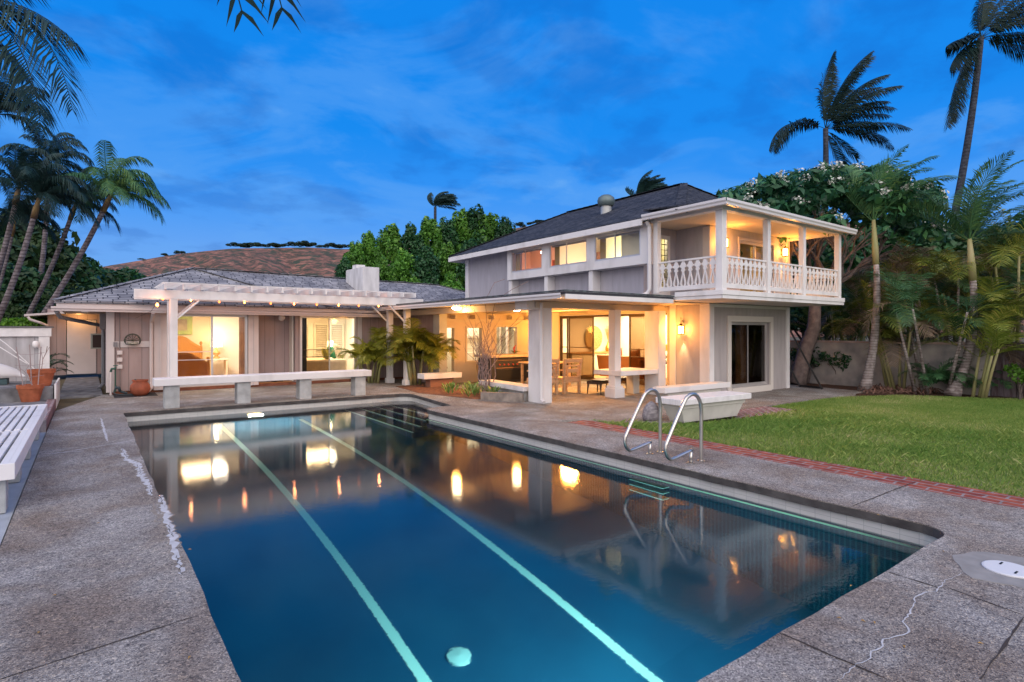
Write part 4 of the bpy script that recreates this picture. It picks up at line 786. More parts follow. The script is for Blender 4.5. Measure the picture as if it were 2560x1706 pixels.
for i, (x, z) in enumerate(((5.90, -.45), (5.90, -.68), (5.90, -.92))):
    MB().box(x - .13, x, 4.66, 5.22, z, z + .035).build('ladder_tread', mat('tread_white', (.70, .80, .75), .5), pool, bevel=.006)
# ---- bar counter, stools, dining chairs and table
ctr = thing('bar_counter', (11.6, 10.4, 0), 'white slab counter fixed around the patio post and pillar', 'counter')
MB().extrude([(10.75, 9.98), (12.16, 9.98), (12.16, 10.95), (10.75, 10.95)], [[(10.775, 10.215), (11.005, 10.215), (11.005, 10.445), (10.775, 10.445)]], .57, .69).build('top', WHITE, ctr, bevel=.008)
MB().box(11.9, 12.14, 10.6, 10.85, .001, .57).build('support', CREAM, ctr)
def stool(x, y, rz, label):
    t_ = thing('wicker_stool', (x, y, 0), label, 'stool', 'woven stools under the counter', True, rz); m_ = MB()
    n = 8; vs = []
    for i in range(n + 1):
        for j in range(n + 1):
            a, b = -1 + 2 * i / n, -1 + 2 * j / n; vs.append((a * .33, b * .22, .34 + .045 * math.cos(a * 1.2) * (1 - .4 * b * b) + (.03 * a * a)))
    m_.add(vs, [(i * (n + 1) + j, (i + 1) * (n + 1) + j, (i + 1) * (n + 1) + j + 1, i * (n + 1) + j + 1) for i in range(n) for j in range(n)])
    m_.box(-.33, .33, -.22, .22, .27, .35); m_.build('seat', DWICK, t_, bevel=.02)
    for sx in (-1, 1):
        for sy in (-1, 1): MB().tube([(sx * .29, sy * .18, .29), (sx * .305, sy * .19, .15), (sx * .31, sy * .2, 0)], [.035, .02, .014], 8).build('leg', DWICK, t_)
stool(11.25, 11.25, R_(20), 'dark woven stool under the counter just right of the white post'); stool(12.35, 11.55, R_(-25), 'dark woven stool farther right behind the counter, half hidden')
def dchair(x, y, rz, label):
    t_ = thing('dining_chair', (x, y, 0), label, 'chair', 'slatted teak chairs at the patio table', True, rz); W = .29
    for sx in (-1, 1):
        MB().bar((sx * W, 0, 0), (sx * W, -.0, .45), .07, .065).bar((sx * W, 0, .45), (sx * (W + .01), -.06, .93), .07, .06).build('leg', TEAK, t_)
        MB().bar((sx * W, .5, 0), (sx * W, .5, .43), .05, .05).build('leg', TEAK, t_); MB().bar((sx * W, -.02, .64), (sx * W, .52, .62), .055, .03).build('armrest', TEAK, t_)
    MB().box(-W, W, 0, .54, .38, .43).build('seat', TEAK, t_, bevel=.01)
    bk = MB(); bk.box(-W - .04, W + .04, -.10, -.045, .85, .95); bk.box(-W, W, -.06, -.03, .74, .78); bk.box(-W, W, -.035, -.005, .43, .47); bk.box(-.18, .18, -.055, -.03, .58, .68)
    bk.box(-.22, -.18, -.05, -.02, .47, .74); bk.box(.18, .22, -.05, -.02, .47, .74); bk.box(-W, W, -.015, .015, .30, .40); bk.build('backrest', TEAK, t_)
p = at(1429, 984, 0); dchair(p.x, p.y, R_(3), 'slatted teak armchair with its back to the pool, right one of the pair')
p = at(1366, 988, 0); dchair(p.x + .05, p.y, R_(-2), 'slatted teak armchair with its back to the pool, left one beside the post')
c0 = at(1405, 975, 0)
tb = thing('dining_table', (c0.x + .3, c0.y + 1.3, 0), 'teak patio dining table behind the slatted chairs', 'table', None, True); MB().box(-.55, .9, -.5, .5, .70, .74).build('top', TEAK, tb, bevel=.01)
for sx in (-1, 1):
    for sy in (-1, 1): MB().box((.8 if sx > 0 else -.45) - .03, (.8 if sx > 0 else -.45) + .03, sy * .4 - .03, sy * .4 + .03, 0, .70).build('leg', TEAK, tb)
def wchair(x, y, rz, label, s=1.0):
    t_ = thing('wicker_chair', (x, y, 0), label, 'chair', 'wicker chairs on the patio', True, rz); m_ = MB(); n = 10; vs = []
    for i in range(n + 1):
        a = -1 + 2 * i / n
        for j in range(6): z = .42 + j * .1 * s; vs.append((a * .27, .27 + .06 * (1 - a * a) + j * .02, z + (.03 * (1 - a * a) if j == 5 else 0)))
    m_.add(vs, [(i * 6 + j, (i + 1) * 6 + j, (i + 1) * 6 + j + 1, i * 6 + j + 1) for i in range(n) for j in range(5)]); o = m_.build('backrest', WICKER, t_); sl_ = o.modifiers.new('thick', 'SOLIDIFY'); sl_.thickness = .05
    MB().box(-.27, .27, -.25, .27, .36, .44).build('seat', WICKER, t_, bevel=.02)
    for sx in (-1, 1):
        for sy in (-1, 1): MB().bar((sx * .24, sy * .22, 0), (sx * .24, sy * .22, .36), .045, .045).build('leg', WICKER, t_)
wchair(c0.x + .0, c0.y + 2.35, 0, 'wicker chair on the far side of the patio table, left one'); wchair(c0.x + .72, c0.y + 2.3, 0, 'wicker chair on the far side of the patio table, right one')
p = at(1208, 972, 0); t_ = thing('wicker_armchair', (p.x + 1.0, p.y + 1.1, 0), 'big rounded wicker tub armchair behind the bare shrub', 'armchair', None, True, R_(150))
m_ = MB(); n = 16; vs = []
for i in range(n + 1):
    a = R_(-20 + 220 * i / n); h_ = .55 + .33 * max(0, math.sin(a)) ** .7
    for j in range(5): r_ = .40 + .05 * j / 4; vs.append((r_ * math.cos(a), r_ * math.sin(a), .1 + (h_ - .1) * j / 4))
m_.add(vs, [(i * 5 + j, (i + 1) * 5 + j, (i + 1) * 5 + j + 1, i * 5 + j + 1) for i in range(n) for j in range(4)]); o = m_.build('shell', WICKER, t_); o.modifiers.new('thick', 'SOLIDIFY').thickness = .05
MB().lathe([(.001, .42), (.36, .42), (.38, .36), (.36, .3), (.3, .02), (.001, .02)], (0, 0, 0), 20, False, 1, .9).build('seat', WICKER, t_)
# ---- grill cabinet
p = at(1236, 968, 0); gx, gy = p.x + .15, p.y + .15
gl = thing('outdoor_grill', (gx, gy, 0), 'black outdoor grill cabinet with stone top and row of red knobs', 'grill', None, True, R_(0))
DARK = mat('black_enamel', (.02, .02, .024), .25, .3); MB().box(-.15, 1.35, .0, .75, .1, .86).box(-.12, -.1, .05, .7, 0, .1).build('cabinet', mat('charcoal_metal', (.045, .045, .05), .4, .4), gl, bevel=.01)
MB().box(-.25, 1.45, -.08, .85, .88, .96).build('worktop', mat('stone_top', (.42, .33, .24), .5, var=.2, vscale=10), gl, bevel=.01)
MB().box(.0, .98, -.02, .0, .18, .50).build('open_shelf', BLACK, gl); MB().box(.0, .98, -.03, -.002, .78, .80).box(.0, .98, -.03, -.002, .54, .57).build('trim_strip', mat('brown_strip', (.16, .09, .06), .5), gl)
for i in range(5): MB().lathe([(.028, 0), (.028, .03), (.001, .03)], (0, 0, 0), 12, False).build('knob', mat('red_knob', (.25, .04, .03), .4), gl, loc=None).matrix_local = Matrix.Translation((.14 + i * .17, -.005, .66)) @ Matrix.Rotation(R_(90), 4, 'X')
MB().lathe([(.001, 0), (.14, 0), (.16, .1), (.13, .12), (.001, .12)], (1.1, .2, .20), 16, False).build('gas_burner', STEEL, gl)
pp = thing('potted_bromeliad', (gx + 1.05, gy + .45, .96), 'small red spiked bromeliad in green leaves on the grill top', 'plant', None, True); mm = MB(); rd = MB()
for i in range(26):
    a = random.uniform(0, 6.28); l_ = random.uniform(.15, .32); mm.add([(0, 0, 0), (math.cos(a) * l_ * .5 - .02 * math.sin(a), math.sin(a) * l_ * .5 + .02 * math.cos(a), .09), (math.cos(a) * l_, math.sin(a) * l_, .05 + random.random() * .08), (math.cos(a) * l_ * .5 + .02 * math.sin(a), math.sin(a) * l_ * .5 - .02 * math.cos(a), .09)], [(0, 1, 2, 3)])
LEAFY = leafmat('yellow_green_leaf', (.10, .17, .02), (.22, .30, .05), None, 3); mm.build('leaves', LEAFY, pp)
for i in range(10): a = i * .63; rd.bar((0, 0, .02 + i * .02), (math.cos(a) * .05, math.sin(a) * .05, .10 + i * .022), .02, .006)
rd.build('flower_spike', mat('red_bract', (.45, .03, .02), .5), pp)
# ---- low planter with seat slabs
pb = thing('planter_kerb', (8.1, 11.4, 0), 'low stained concrete kerb around the planting bed beside the patio', 'kerb')
k_ = MB(); k_.bar((7.88, 11.95, .08), (8.38, 10.92, .10), .12, .22); k_.build('kerb', mat('tan_concrete', (.34, .29, .25), .9, col2=(.14, .12, .11), vscale=4), pb)
sb_ = thing('seat_slab', (8.9, 12.5, 0), 'low white slab seat between the planter and the black grill', 'bench', 'white slab seats by the planter')
MB().extrude([(8.45, 11.0), (8.9, 11.0), (9.05, 13.2), (8.6, 13.2)], [], .24, .36).build('slab', WHITE, sb_, bevel=.01); MB().extrude([(8.55, 11.1), (8.8, 11.1), (8.95, 13.1), (8.7, 13.1)], [], 0, .24).build('footing', CONC, sb_)
sb_ = thing('seat_slab', (8.9, 16.2, 0), 'low white slab seat beside the palm clump at the patio pillar', 'bench', 'white slab seats by the planter')
MB().box(8.05, 9.35, 15.3, 15.75, .26, .42).build('slab', WHITE, sb_, bevel=.01); MB().box(8.3, 9.1, 15.4, 15.7, 0, .26).build('footing', mat('red_concrete', (.25, .13, .09), .9), sb_)
struct(MB().extrude([(7.3, 14.2), (7.75, 12.2), (8.1, 11.6), (8.6, 11.3), (8.9, 14.3), (8.6, 16.4), (7.6, 16.3)], [], -.02, .012).build('planting_soil', mat('red_soil', (.16, .07, .04), .95, var=.4, vscale=9, bump=.6, bscale=25)))
# ---- bedroom furniture
WOOD = mat('honey_wood', (.50, .26, .09), .45, var=.12, vscale=4); CANE = mat('cane_panel', (.45, .22, .07), .6, var=.3, vscale=90)
bd = thing('bed', (2.2, 21.4, .1), 'wooden bed with curved cane headboard seen through the left glass door', 'bed')
def board(y, x0, x1, z0, z1, nm):
    mb = MB(); n = 16; top = []; 
    for i in range(n + 1):
        a = abs(-1 + 2 * i / n); f = 1 if a < .45 else 1 - .42 * ((a - .45) / .55) ** .8
        top.append((x0 + (x1 - x0) * i / n, z0 + (z1 - z0) * f))
    for i in range(n):
        (a0, b0_), (a1, b1_) = top[i], top[i + 1]; mb.add([(a0, y, z0), (a1, y, z0), (a1, y, b1_), (a0, y, b0_), (a0, y + .05, z0), (a1, y + .05, z0), (a1, y + .05, b1_), (a0, y + .05, b0_)], [(0, 1, 2, 3), (7, 6, 5, 4), (3, 2, 6, 7), (0, 4, 5, 1)])
    o = mb.build(nm, CANE, bd); rim = MB()
    for i in range(n): rim.bar((top[i][0], y + .02, top[i][1]), (top[i + 1][0], y + .02, top[i + 1][1]), .07, .07)
    rim.bar((x0, y + .02, .12), (x0, y + .02, top[0][1] + .05), .08, .08); rim.bar((x1, y + .02, .12), (x1, y + .02, top[-1][1] + .05), .08, .08); rim.bar((x0, y - .01, z0 + .06), (x1, y - .01, z0 + .06), .04, .08)
    for x in (x0, x1): rim.lathe([(.03, 0), (.02, .04), (.05, .10), (.04, .15), (.001, .18)], (x, y + .02, top[0][1] + .05), 10, False)
    rim.build('frame', WOOD, o)
board(22.3, 1.35, 3.15, .6, 1.50, 'headboard'); board(20.2, 1.25, 3.05, .25, 1.0, 'footboard'); MB().box(1.36, 3.1, 20.3, 22.28, .3, .72).build('mattress', mat('bed_white', (.8, .75, .65), .8), bd, bevel=.05)
ns = thing('nightstand', (3.65, 22.2, .1), 'small pale bedside table between the bed and the wall', 'table'); MB().box(3.35, 3.95, 21.95, 22.4, .70, .75).build('top', mat('pale_table', (.70, .60, .45), .6), ns)
for x in (3.4, 3.9):
    for y in (22.0, 22.35): MB().box(x - .025, x + .025, y - .025, y + .025, .1, .70).build('leg', MATS['pale_table'], ns)
def tlamp(c, s, shade_m, base_m, label, en=6, col=(1, .8, .5)):
    t_ = thing('table_lamp', tuple(c), label, 'lamp', None); x, y, z = c
    MB().lathe([(.001, 0), (.09 * s, 0), (.10 * s, .03), (.05 * s, .10), (.11 * s, .17), (.11 * s, .21), (.04 * s, .28), (.03 * s, .36), (.015, .38), (.015, .44), (.001, .44)], (x, y, z), 16, False).build('base', base_m, t_, smooth=True)
    MB().lathe([(.17 * s, .40), (.15 * s, .62)], (x, y, z), 24, False).build('shade', shade_m, t_, smooth=True); lamp('bulb', 'POINT', (x, y, z + .66), en, col, .06, None, t_); return t_
SHADE = mat('lit_shade', (.9, .8, .6), .8, emit=(1, .84, .55), es=3.2); SHADEY = mat('lit_yellow_shade', (.6, .45, .1), .8, emit=(.75, .50, .06), es=.8)
tlamp((3.6, 22.15, .75), 1.15, SHADE, WOOD, 'lit table lamp with white shade on the bedside table', 14, (1, .84, .55))
mi = thing('green_frame', (2.55, 22.55, 1.9), 'square pale green framed picture above the headboard', 'picture'); MB().box(2.2, 2.92, 22.53, 22.58, 1.58, 2.26).build('frame', mat('green_frame_paint', (.42, .55, .25), .5, var=.2, vscale=30), mi); MB().box(2.36, 2.76, 22.515, 22.528, 1.72, 2.10).build('picture', mat('grey_print', (.55, .5, .42), .3, col2=(.12, .09, .07), vscale=2), mi)
def curtain(name, x0, x1, y, z0, z1, m_, label, amp=.05, n=20):
    mb = MB(); vs = []
    for i in range(n + 1): xx = x0 + (x1 - x0) * i / n; yy = y + amp * math.sin(i * 1.9); vs += [(xx, yy, z0), (xx * .985 + .015 * (x0 + x1) / 2, yy, z1)]
    mb.add(vs, [(2 * i, 2 * i + 2, 2 * i + 3, 2 * i + 1) for i in range(n)]); o = mb.build(name, m_); tag(o, label, 'curtain'); return o
curtain('curtain', 3.70, 3.86, 18.98, .12, 2.15, leafmat('taupe_curtain', (.45, .33, .26), (.62, .48, .38), None, 3, .9, .7), 'taupe curtain gathered at the right of the left glass door')
curtain('curtain', 5.5, 5.72, 18.98, .12, 2.15, mat('blue_grey_curtain', (.16, .19, .24), .9), 'blue grey curtain gathered at the left of the guest room door')
gb = thing('guest_bed', (7.0, 20.4, .1), 'low bed with cream cover behind the guest room glass door', 'bed'); MB().box(5.75, 7.35, 19.7, 21.1, .12, .72).build('mattress', LINEN, gb, bevel=.08)
def cushion(c, s, rz, tilt, m_, label):
    mb = MB(); n = 8; 
    for sg in (-1, 1):
        vs = [((-1 + 2 * i / n) * s / 2, sg * .09 * ((1 - (-1 + 2 * i / n) ** 4) * (1 - (-1 + 2 * j / n) ** 4)) ** .5, (-1 + 2 * j / n) * s / 2) for i in range(n + 1) for j in range(n + 1)]
        mb.add(vs, [(i * (n + 1) + j, (i + 1) * (n + 1) + j, (i + 1) * (n + 1) + j + 1, i * (n + 1) + j + 1) for i in range(n) for j in range(n)])
    o = mb.build('cushion', m_, smooth=True); o.location = c; o.rotation_euler = (R_(tilt), R_(10), rz); tag(o, label, 'cushion', 'cushions on the guest bed')
cushion((6.68, 19.98, .90), .40, R_(50), -18, mat('olive_cushion', (.32, .30, .08), .9), 'olive green cushion leaning on the guest bed, front left'); cushion((6.95, 20.15, .95), .46, R_(50), -20, mat('green_cushion', (.03, .20, .10), .9), 'dark green cushion between the olive and the cream one'); cushion((7.2, 20.35, 1.0), .5, R_(50), -15, LINEN, 'large cream cushion at the head of the guest bed')
tlamp((7.15, 20.9, .72), .7, SHADE, WHITE, 'small lit lamp glowing behind the cushions of the guest bed', 3)
# ---- living room furniture
cs_ = thing('sideboard', (15.5, 15.9, 0), 'long white sideboard against the living room back wall', 'sideboard'); MB().box(14.3, 16.6, 15.70, 16.18, .06, .86).build('cabinet', mat('sideboard_white', (.75, .68, .52), .5), cs_); MB().box(14.25, 16.65, 15.65, 16.19, .86, .9).build('top', MATS['honey_wood'], cs_)
for x in (14.85, 15.45, 16.05): MB().box(x - .004, x + .004, 15.69, 15.70, .1, .84).build('door_gap', MATS['brown_strip'], cs_)
ra = thing('wall_disc', (15.82, 16.1, 1.44), 'big round carved disc glowing on the living room wall', 'wall art'); mb = MB(); mb.lathe([(.001, 0), (.44, 0), (.46, .03), (.001, .045)], (0, 0, 0), 40, False); mb.v = [(x + 15.82, 16.13 - z, y + 1.44) for x, y, z in mb.v]
mb.build('disc', mat('carved_shell', (.60, .42, .18), .6, col2=(.30, .17, .06), vscale=22, bump=.9, bscale=26, bdist=.03), ra)
va_ = thing('floor_vase', (16.42, 15.9, .9), 'golden teardrop vase with tall dry reeds on the sideboard', 'vase'); MB().lathe([(.001, 0), (.08, 0), (.12, .08), (.11, .18), (.05, .30), (.03, .38), (.035, .40)], (16.42, 15.92, .9), 20, False).build('vase', mat('gold_glaze', (.65, .35, .06), .2, .8), va_, smooth=True)
rb = MB()
for i in range(40): a = random.uniform(-.16, .16); rb.bar((16.42, 15.92, 1.28), (16.42 + a, 15.92 + random.uniform(-.05, .05), 1.75 + random.random() * .2), .004, .004)
rb.build('reeds', mat('orange_reed', (.60, .26, .06), .8), va_)
sf = thing('sofa', (15.0, 13.9, 0), 'tan sofa seen from behind through the open patio door', 'sofa'); TAN = mat('tan_leather', (.36, .17, .07), .55)
MB().add([(14.55, 12.4, .12), (14.75, 12.4, .12), (14.75, 14.55, .12), (14.55, 14.55, .12), (14.48, 12.4, .86), (14.66, 12.4, .86), (14.66, 14.62, .86), (14.48, 14.62, .86)], [(0, 3, 2, 1), (4, 5, 6, 7), (0, 1, 5, 4), (1, 2, 6, 5), (2, 3, 7, 6), (3, 0, 4, 7)]).build('backrest', TAN, sf, bevel=.03); MB().box(14.75, 15.4, 12.4, 14.5, .12, .45).build('seat', TAN, sf, bevel=.03)
for y in (13.1, 13.9): cushion((14.8, y, .88), .42, R_(90), 10, TAN, 'tan cushion on the living room sofa, ' + ('left one' if y > 13.5 else 'right one'))
tlamp((16.0, 12.9, .62), 1.3, SHADEY, mat('pale_ceramic', (.6, .65, .6), .3), 'table lamp with yellow shade behind the right glass panel', 3); MB_ = thing('side_table', (16.0, 12.9, 0), 'dark side table carrying the yellow lamp', 'table'); MB().box(15.7, 16.3, 12.6, 13.2, .58, .62).build('top', MATS['brown_strip'], MB_); MB().box(15.95, 16.05, 12.85, 12.95, .04, .58).build('stem', MATS['brown_strip'], MB_)
# kitchen chair and counter seen through the patio windows
t_ = thing('cane_chair', (9.75, 17.6, 0), 'cane armchair seen through the narrow patio doorway', 'chair'); MB().tube([(9.5, 17.3, .02), (9.6, 17.4, .5), (9.55, 17.35, .8), (9.9, 17.6, .85)], .03, 6).tube([(10.0, 17.3, .02), (9.95, 17.4, .45)], .03, 6).build('frame', WOOD, t_); MB().box(9.6, 10.05, 17.4, 17.8, .4, .46).box(9.7, 10.05, 17.75, 17.8, .46, .95).build('seat', TAN, t_)
kc = thing('kitchen_counter', (10.2, 18.3, 0), 'white kitchen cupboards seen through the patio windows', 'cupboard'); MB().box(9.3, 13.2, 18.15, 18.68, .02, .9).build('base_unit', mat('cup_white', (.8, .76, .66), .5), kc); MB().box(9.3, 13.2, 18.35, 18.68, 1.45, 2.2).build('wall_unit', MATS['cup_white'], kc)
# upper study: shelf and pendant
sd_ = thing('book_shelf', (13.2, 15.1, 3.0), 'red shelf unit inside the left upstairs window', 'shelf'); MB().box(13.1, 13.38, 14.55, 15.4, 2.92, 4.18).build('carcass', mat('red_shelf', (.45, .10, .06), .5), sd_)
for i in range(4):
    for j in range(2): MB().box(13.09, 13.1, 14.6 + j * .4, 14.95 + j * .4, 3.0 + i * .3, 3.25 + i * .3).build('cubby', mat('dark_cubby', (.2, .07, .05), .7), sd_)
pd = thing('pendant_bulb', (12.3, 15.0, 4.5), 'bare lit pendant bulb inside the left upstairs window', 'lamp'); MB().tube([(12.3, 15.0, 4.75), (12.3, 15.0, 4.4)], .006, 5).build('cord', BLACK, pd); MB().lathe([(.001, -.05), (.035, -.02), (.03, .03), (.001, .06)], (12.3, 15.0, 4.34), 12, False).build('bulb', mat('lit_pendant', (1, .9, .7), .4, emit=(1, .85, .6), es=20), pd)
wd = thing('wardrobe', (13.2, 12.6, 3.0), 'brown wardrobe inside the middle upstairs window', 'wardrobe'); MB().box(13.0, 13.38, 12.55, 13.2, 2.92, 4.2).build('carcass', mat('walnut', (.22, .11, .06), .5, var=.2, vscale=5, stretch=(1, 1, 6)), wd); MB().box(12.98, 13.0, 12.87, 12.88, 2.95, 4.15).build('door_gap', BLACK, wd)
pc_ = thing('dark_picture', (13.3, 10.5, 4.2), 'dark framed picture at the edge of the right upstairs window', 'picture'); MB().box(13.36, 13.39, 10.25, 10.75, 3.85, 4.3).build('canvas', mat('dusky_print', (.20, .15, .12), .5), pc_)
for nm, y, lb in (('upper_curtain', 15.0, 'left'), ('upper_curtain', 13.05, 'middle'), ('upper_curtain', 11.15, 'right')):
    mb = MB(); vs = []
    for i in range(13): yy = y + .22 * (i / 12 - .5); xx = 11.3 + .02 * math.sin(i * 2.1); vs += [(xx, yy, 3.62), (xx, yy, 4.25)]
    mb.add(vs, [(2 * i, 2 * i + 2, 2 * i + 3, 2 * i + 1) for i in range(12)]); o = mb.build('window_curtain', mat('ochre_curtain', (.40, .28, .14), .9)); tag(o, 'ochre curtain at the left edge of the ' + lb + ' upstairs window', 'curtain')
# ================================================================== VEGETATION
BARK = mat('grey_bark', (.16, .13, .125), .9, var=.35, vscale=9, bump=.6, bscale=18); 
def palmbark(name, c1, c2, step=.09):
    m = mat(name, c1, .85); t = m.node_tree; b = t.nodes['Principled BSDF']; tcn = N(t, 'ShaderNodeTexCoord'); s = N(t, 'ShaderNodeSeparateXYZ'); L(t, tcn.outputs['Object'], s.inputs[0])
    n = N(t, 'ShaderNodeTexNoise'); n.inputs['Scale'].default_value = 7; n.inputs['Detail'].default_value = 5; L(t, tcn.outputs['Object'], n.inputs['Vector'])
    a = N(t, 'ShaderNodeMath', operation='MULTIPLY_ADD', i_1=.05); L(t, n.outputs[0], a.inputs[0]); L(t, s.outputs[2], a.inputs[2]); d = N(t, 'ShaderNodeMath', operation='DIVIDE', i_1=step); L(t, a.outputs[0], d.inputs[0]); f = N(t, 'ShaderNodeMath', operation='FRACT'); L(t, d.outputs[0], f.inputs[0])
    r = ramp(t, [(0, c2), (.18, c2), (.3, c1), (1, c1)]); L(t, f.outputs[0], r.inputs[0]); r2 = ramp(t, [(.35, (.55, .5, .5)), (.65, (1.25, 1.25, 1.25))]); L(t, n.outputs[0], r2.inputs[0])
    mx = N(t, 'ShaderNodeMix', data_type='RGBA', blend_type='MULTIPLY'); mx.inputs[0].default_value = 1; L(t, r.outputs[0], mx.inputs[6]); L(t, r2.outputs[0], mx.inputs[7]); L(t, mx.outputs[2], b.inputs['Base Color'])
    bp = N(t, 'ShaderNodeBump'); bp.inputs['Strength'].default_value = .8; bp.inputs['Distance'].default_value = .02; L(t, f.outputs[0], bp.inputs['Height']); L(t, bp.outputs[0], b.inputs['Normal']); return m
PB1 = palmbark('ringed_palm_bark', (.22, .195, .215), (.09, .075, .085), .12); PB2 = palmbark('pale_palm_bark', (.34, .31, .31), (.20, .17, .16), .075); PB3 = palmbark('coconut_bark', (.045, .055, .08), (.025, .03, .045), .16)
SHAFT = mat('green_crownshaft', (.24, .26, .10), .5, col2=(.34, .30, .16), vscale=4, stretch=(1, 1, .4)); SHAFT2 = mat('amber_crownshaft', (.24, .16, .05), .5, col2=(.10, .06, .045), vscale=3)
PALM_G = leafmat('palm_green', (.03, .095, .04), (.065, .17, .07), (.13, .22, .05), .6, .45, .2); PALM_D = leafmat('palm_dark', (.008, .03, .03), (.016, .05, .045), None, .6, .5, .15)
PALM_Y = leafmat('palm_olive', (.11, .16, .02), (.25, .29, .05), (.42, .36, .09), .9, .5, .25); PALM_B = leafmat('palm_dry', (.18, .13, .09), (.34, .26, .19), (.48, .38, .30), 1.2, .7, .2)
class Fr:
    lw_ = .8
    """collects frond geometry as numpy arrays"""
    def __init__(s): s.V = []; s.T = []; s.n = 0
    def tri(s, V, T): s.V.append(V); s.T.append(T + s.n); s.n += len(V)
    def frond(s, base, d0, length, nl=42, ll=.5, lw=.035, droop=1.2, wind=(0, 0, 0), ldroop=.35, seg=14, rw=.02, fold=.35, bare=.12, rng=random):
        P = [Vector(base)]; d = Vector(d0).normalized(); st = length / seg; wv = Vector(wind)
        for i in range(seg):
            t = (i + 1) / seg; d = (d + (Vector((0, 0, -droop)) * t + wv) * (1.0 / seg) * 1.6).normalized(); P.append(P[-1] + d * st)
        P = np.array([tuple(p) for p in P]); k = len(P)
        # rachis as a thin 3 sided tube
        Dv = np.gradient(P, axis=0); Dv /= np.linalg.norm(Dv, axis=1)[:, None]; up = np.array([0, 0, 1.0]); side = np.cross(Dv, up); bad = np.linalg.norm(side, axis=1) < .05; side[bad] = [1, 0, 0]; side /= np.linalg.norm(side, axis=1)[:, None]; upv = np.cross(side, Dv)
        rr = np.linspace(rw, rw * .2, k)[:, None]; ring_ = np.stack([P + side * rr, P - side * rr, P - upv * rr], 1).reshape(-1, 3); T = []
        for i in range(k - 1):
            for j in range(3): a, b, c, e = i * 3 + j, i * 3 + (j + 1) % 3, (i + 1) * 3 + (j + 1) % 3, (i + 1) * 3 + j; T += [(a, b, c), (a, c, e)]
        s.tri(ring_, np.array(T))
        u = np.linspace(bare, 1, nl); x = np.arange(k) / (k - 1); pos = np.column_stack([np.interp(u, x, P[:, i]) for i in range(3)]); D = np.column_stack([np.interp(u, x, Dv[:, i]) for i in range(3)]); S = np.column_stack([np.interp(u, x, side[:, i]) for i in range(3)]); U = np.column_stack([np.interp(u, x, upv[:, i]) for i in range(3)])
        prof = np.sin(np.clip((u - bare) / (1 - bare), 0, 1) * 2.75 + .28) ** .7; prof = np.nan_to_num(prof, nan=.2)
        for sg in (-1, 1):
            Ln = ll * np.maximum(prof, .18) * RNG.uniform(.82, 1.12, nl); dirv = S * sg * .78 + D * .62 + U * fold + RNG.normal(0, .07, (nl, 3)) + np.array(wind) * s.lw_; dirv /= np.linalg.norm(dirv, axis=1)[:, None]
            p0 = pos; p1 = pos + dirv * Ln[:, None] * .5 + np.array([0, 0, -1]) * (ldroop * .22 * Ln)[:, None]; p2 = pos + dirv * Ln[:, None] * .95 + np.array([0, 0, -1]) * (ldroop * Ln)[:, None]
            wv_ = D * (lw / 2); V = np.stack([p0 - wv_ * .5, p0 + wv_ * .5, p1 + wv_, p1 - wv_, p2], 1).reshape(-1, 3); I = np.arange(nl)[:, None] * 5
            s.tri(V, np.concatenate([I + [0, 1, 2], I + [0, 2, 3], I + [3, 2, 4]]))
    def build(s, name, m, parent, loc=None):
        V = np.concatenate(s.V); T = np.concatenate(s.T)
        return raw_mesh(name, V, T, m, parent, loc)
def palm(name, base, top, r0, r1, label, cat, group, bark, fm, nf=14, fl=2.2, ll=.55, lw=.04, droop=1.4, wind=(0, 0, 0), shaft=None, shaft_len=.9, nl=40, elev=(-10, 80), bend=.1, az=None, fold=.3, ldroop=.35, extra=(), lwind=.8):
    base, top = Vector(base), Vector(top); t_ = thing(name, tuple(base), label, cat, group); L_ = (top - base); mid = base + L_ * .5 + Vector((0, 0, 1)).cross(L_).cross(L_).normalized() * bend if L_.cross(Vector((0, 0, 1))).length > .05 else base + L_ * .5
    pts = []; ax = (top - base).normalized()
    for i in range(13): u = i / 12; pts.append(base * (1 - u) ** 2 + mid * 2 * u * (1 - u) + top * u * u)
    rs = [(r0 * 1.5 if i == 0 else r0 * 1.12 if i == 1 else r0 + (r1 - r0) * i / 12) for i in range(13)]
    mb = MB(); mb.tube(pts, rs, 10); mb.build('trunk', bark, t_, smooth=True); c = pts[-1]; ax = (pts[-1] - pts[-2]).normalized()
    if shaft: MB().tube([c - ax * .02, c + ax * shaft_len * .35, c + ax * shaft_len], [r1 * 1.15, r1 * 1.2, r1 * .65], 10).build('crownshaft', shaft, t_, smooth=True); c = c + ax * shaft_len * .95
    f = Fr(); f.lw_ = lwind; lc = c - base
    for i in range(nf):
        a = (az[i % len(az)] if az else i * 137.5 + random.uniform(-14, 14)); e = elev[0] + (elev[1] - elev[0]) * ((i + .5) / nf) ** .8 + random.uniform(-6, 6)
        d = Vector((math.cos(R_(a)) * math.cos(R_(e)), math.sin(R_(a)) * math.cos(R_(e)), math.sin(R_(e)))); l_ = fl * random.uniform(.85, 1.1)
        f.frond(tuple(lc), tuple(d + ax * .2), l_, nl, ll, lw, droop * random.uniform(.85, 1.15), wind, ldroop, fold=fold, rw=.022 * fl / 2.2)
    for (d, l_, dr) in extra: f.frond(tuple(lc), d, l_, nl, ll, lw, dr, wind, ldroop, fold=fold)
    f.build('crown', fm, t_); return t_
def cam_dir(r, u_, f_): v = RT * r + Vector((0, 0, u_)) + FW * f_; return (v.x, v.y, v.z)
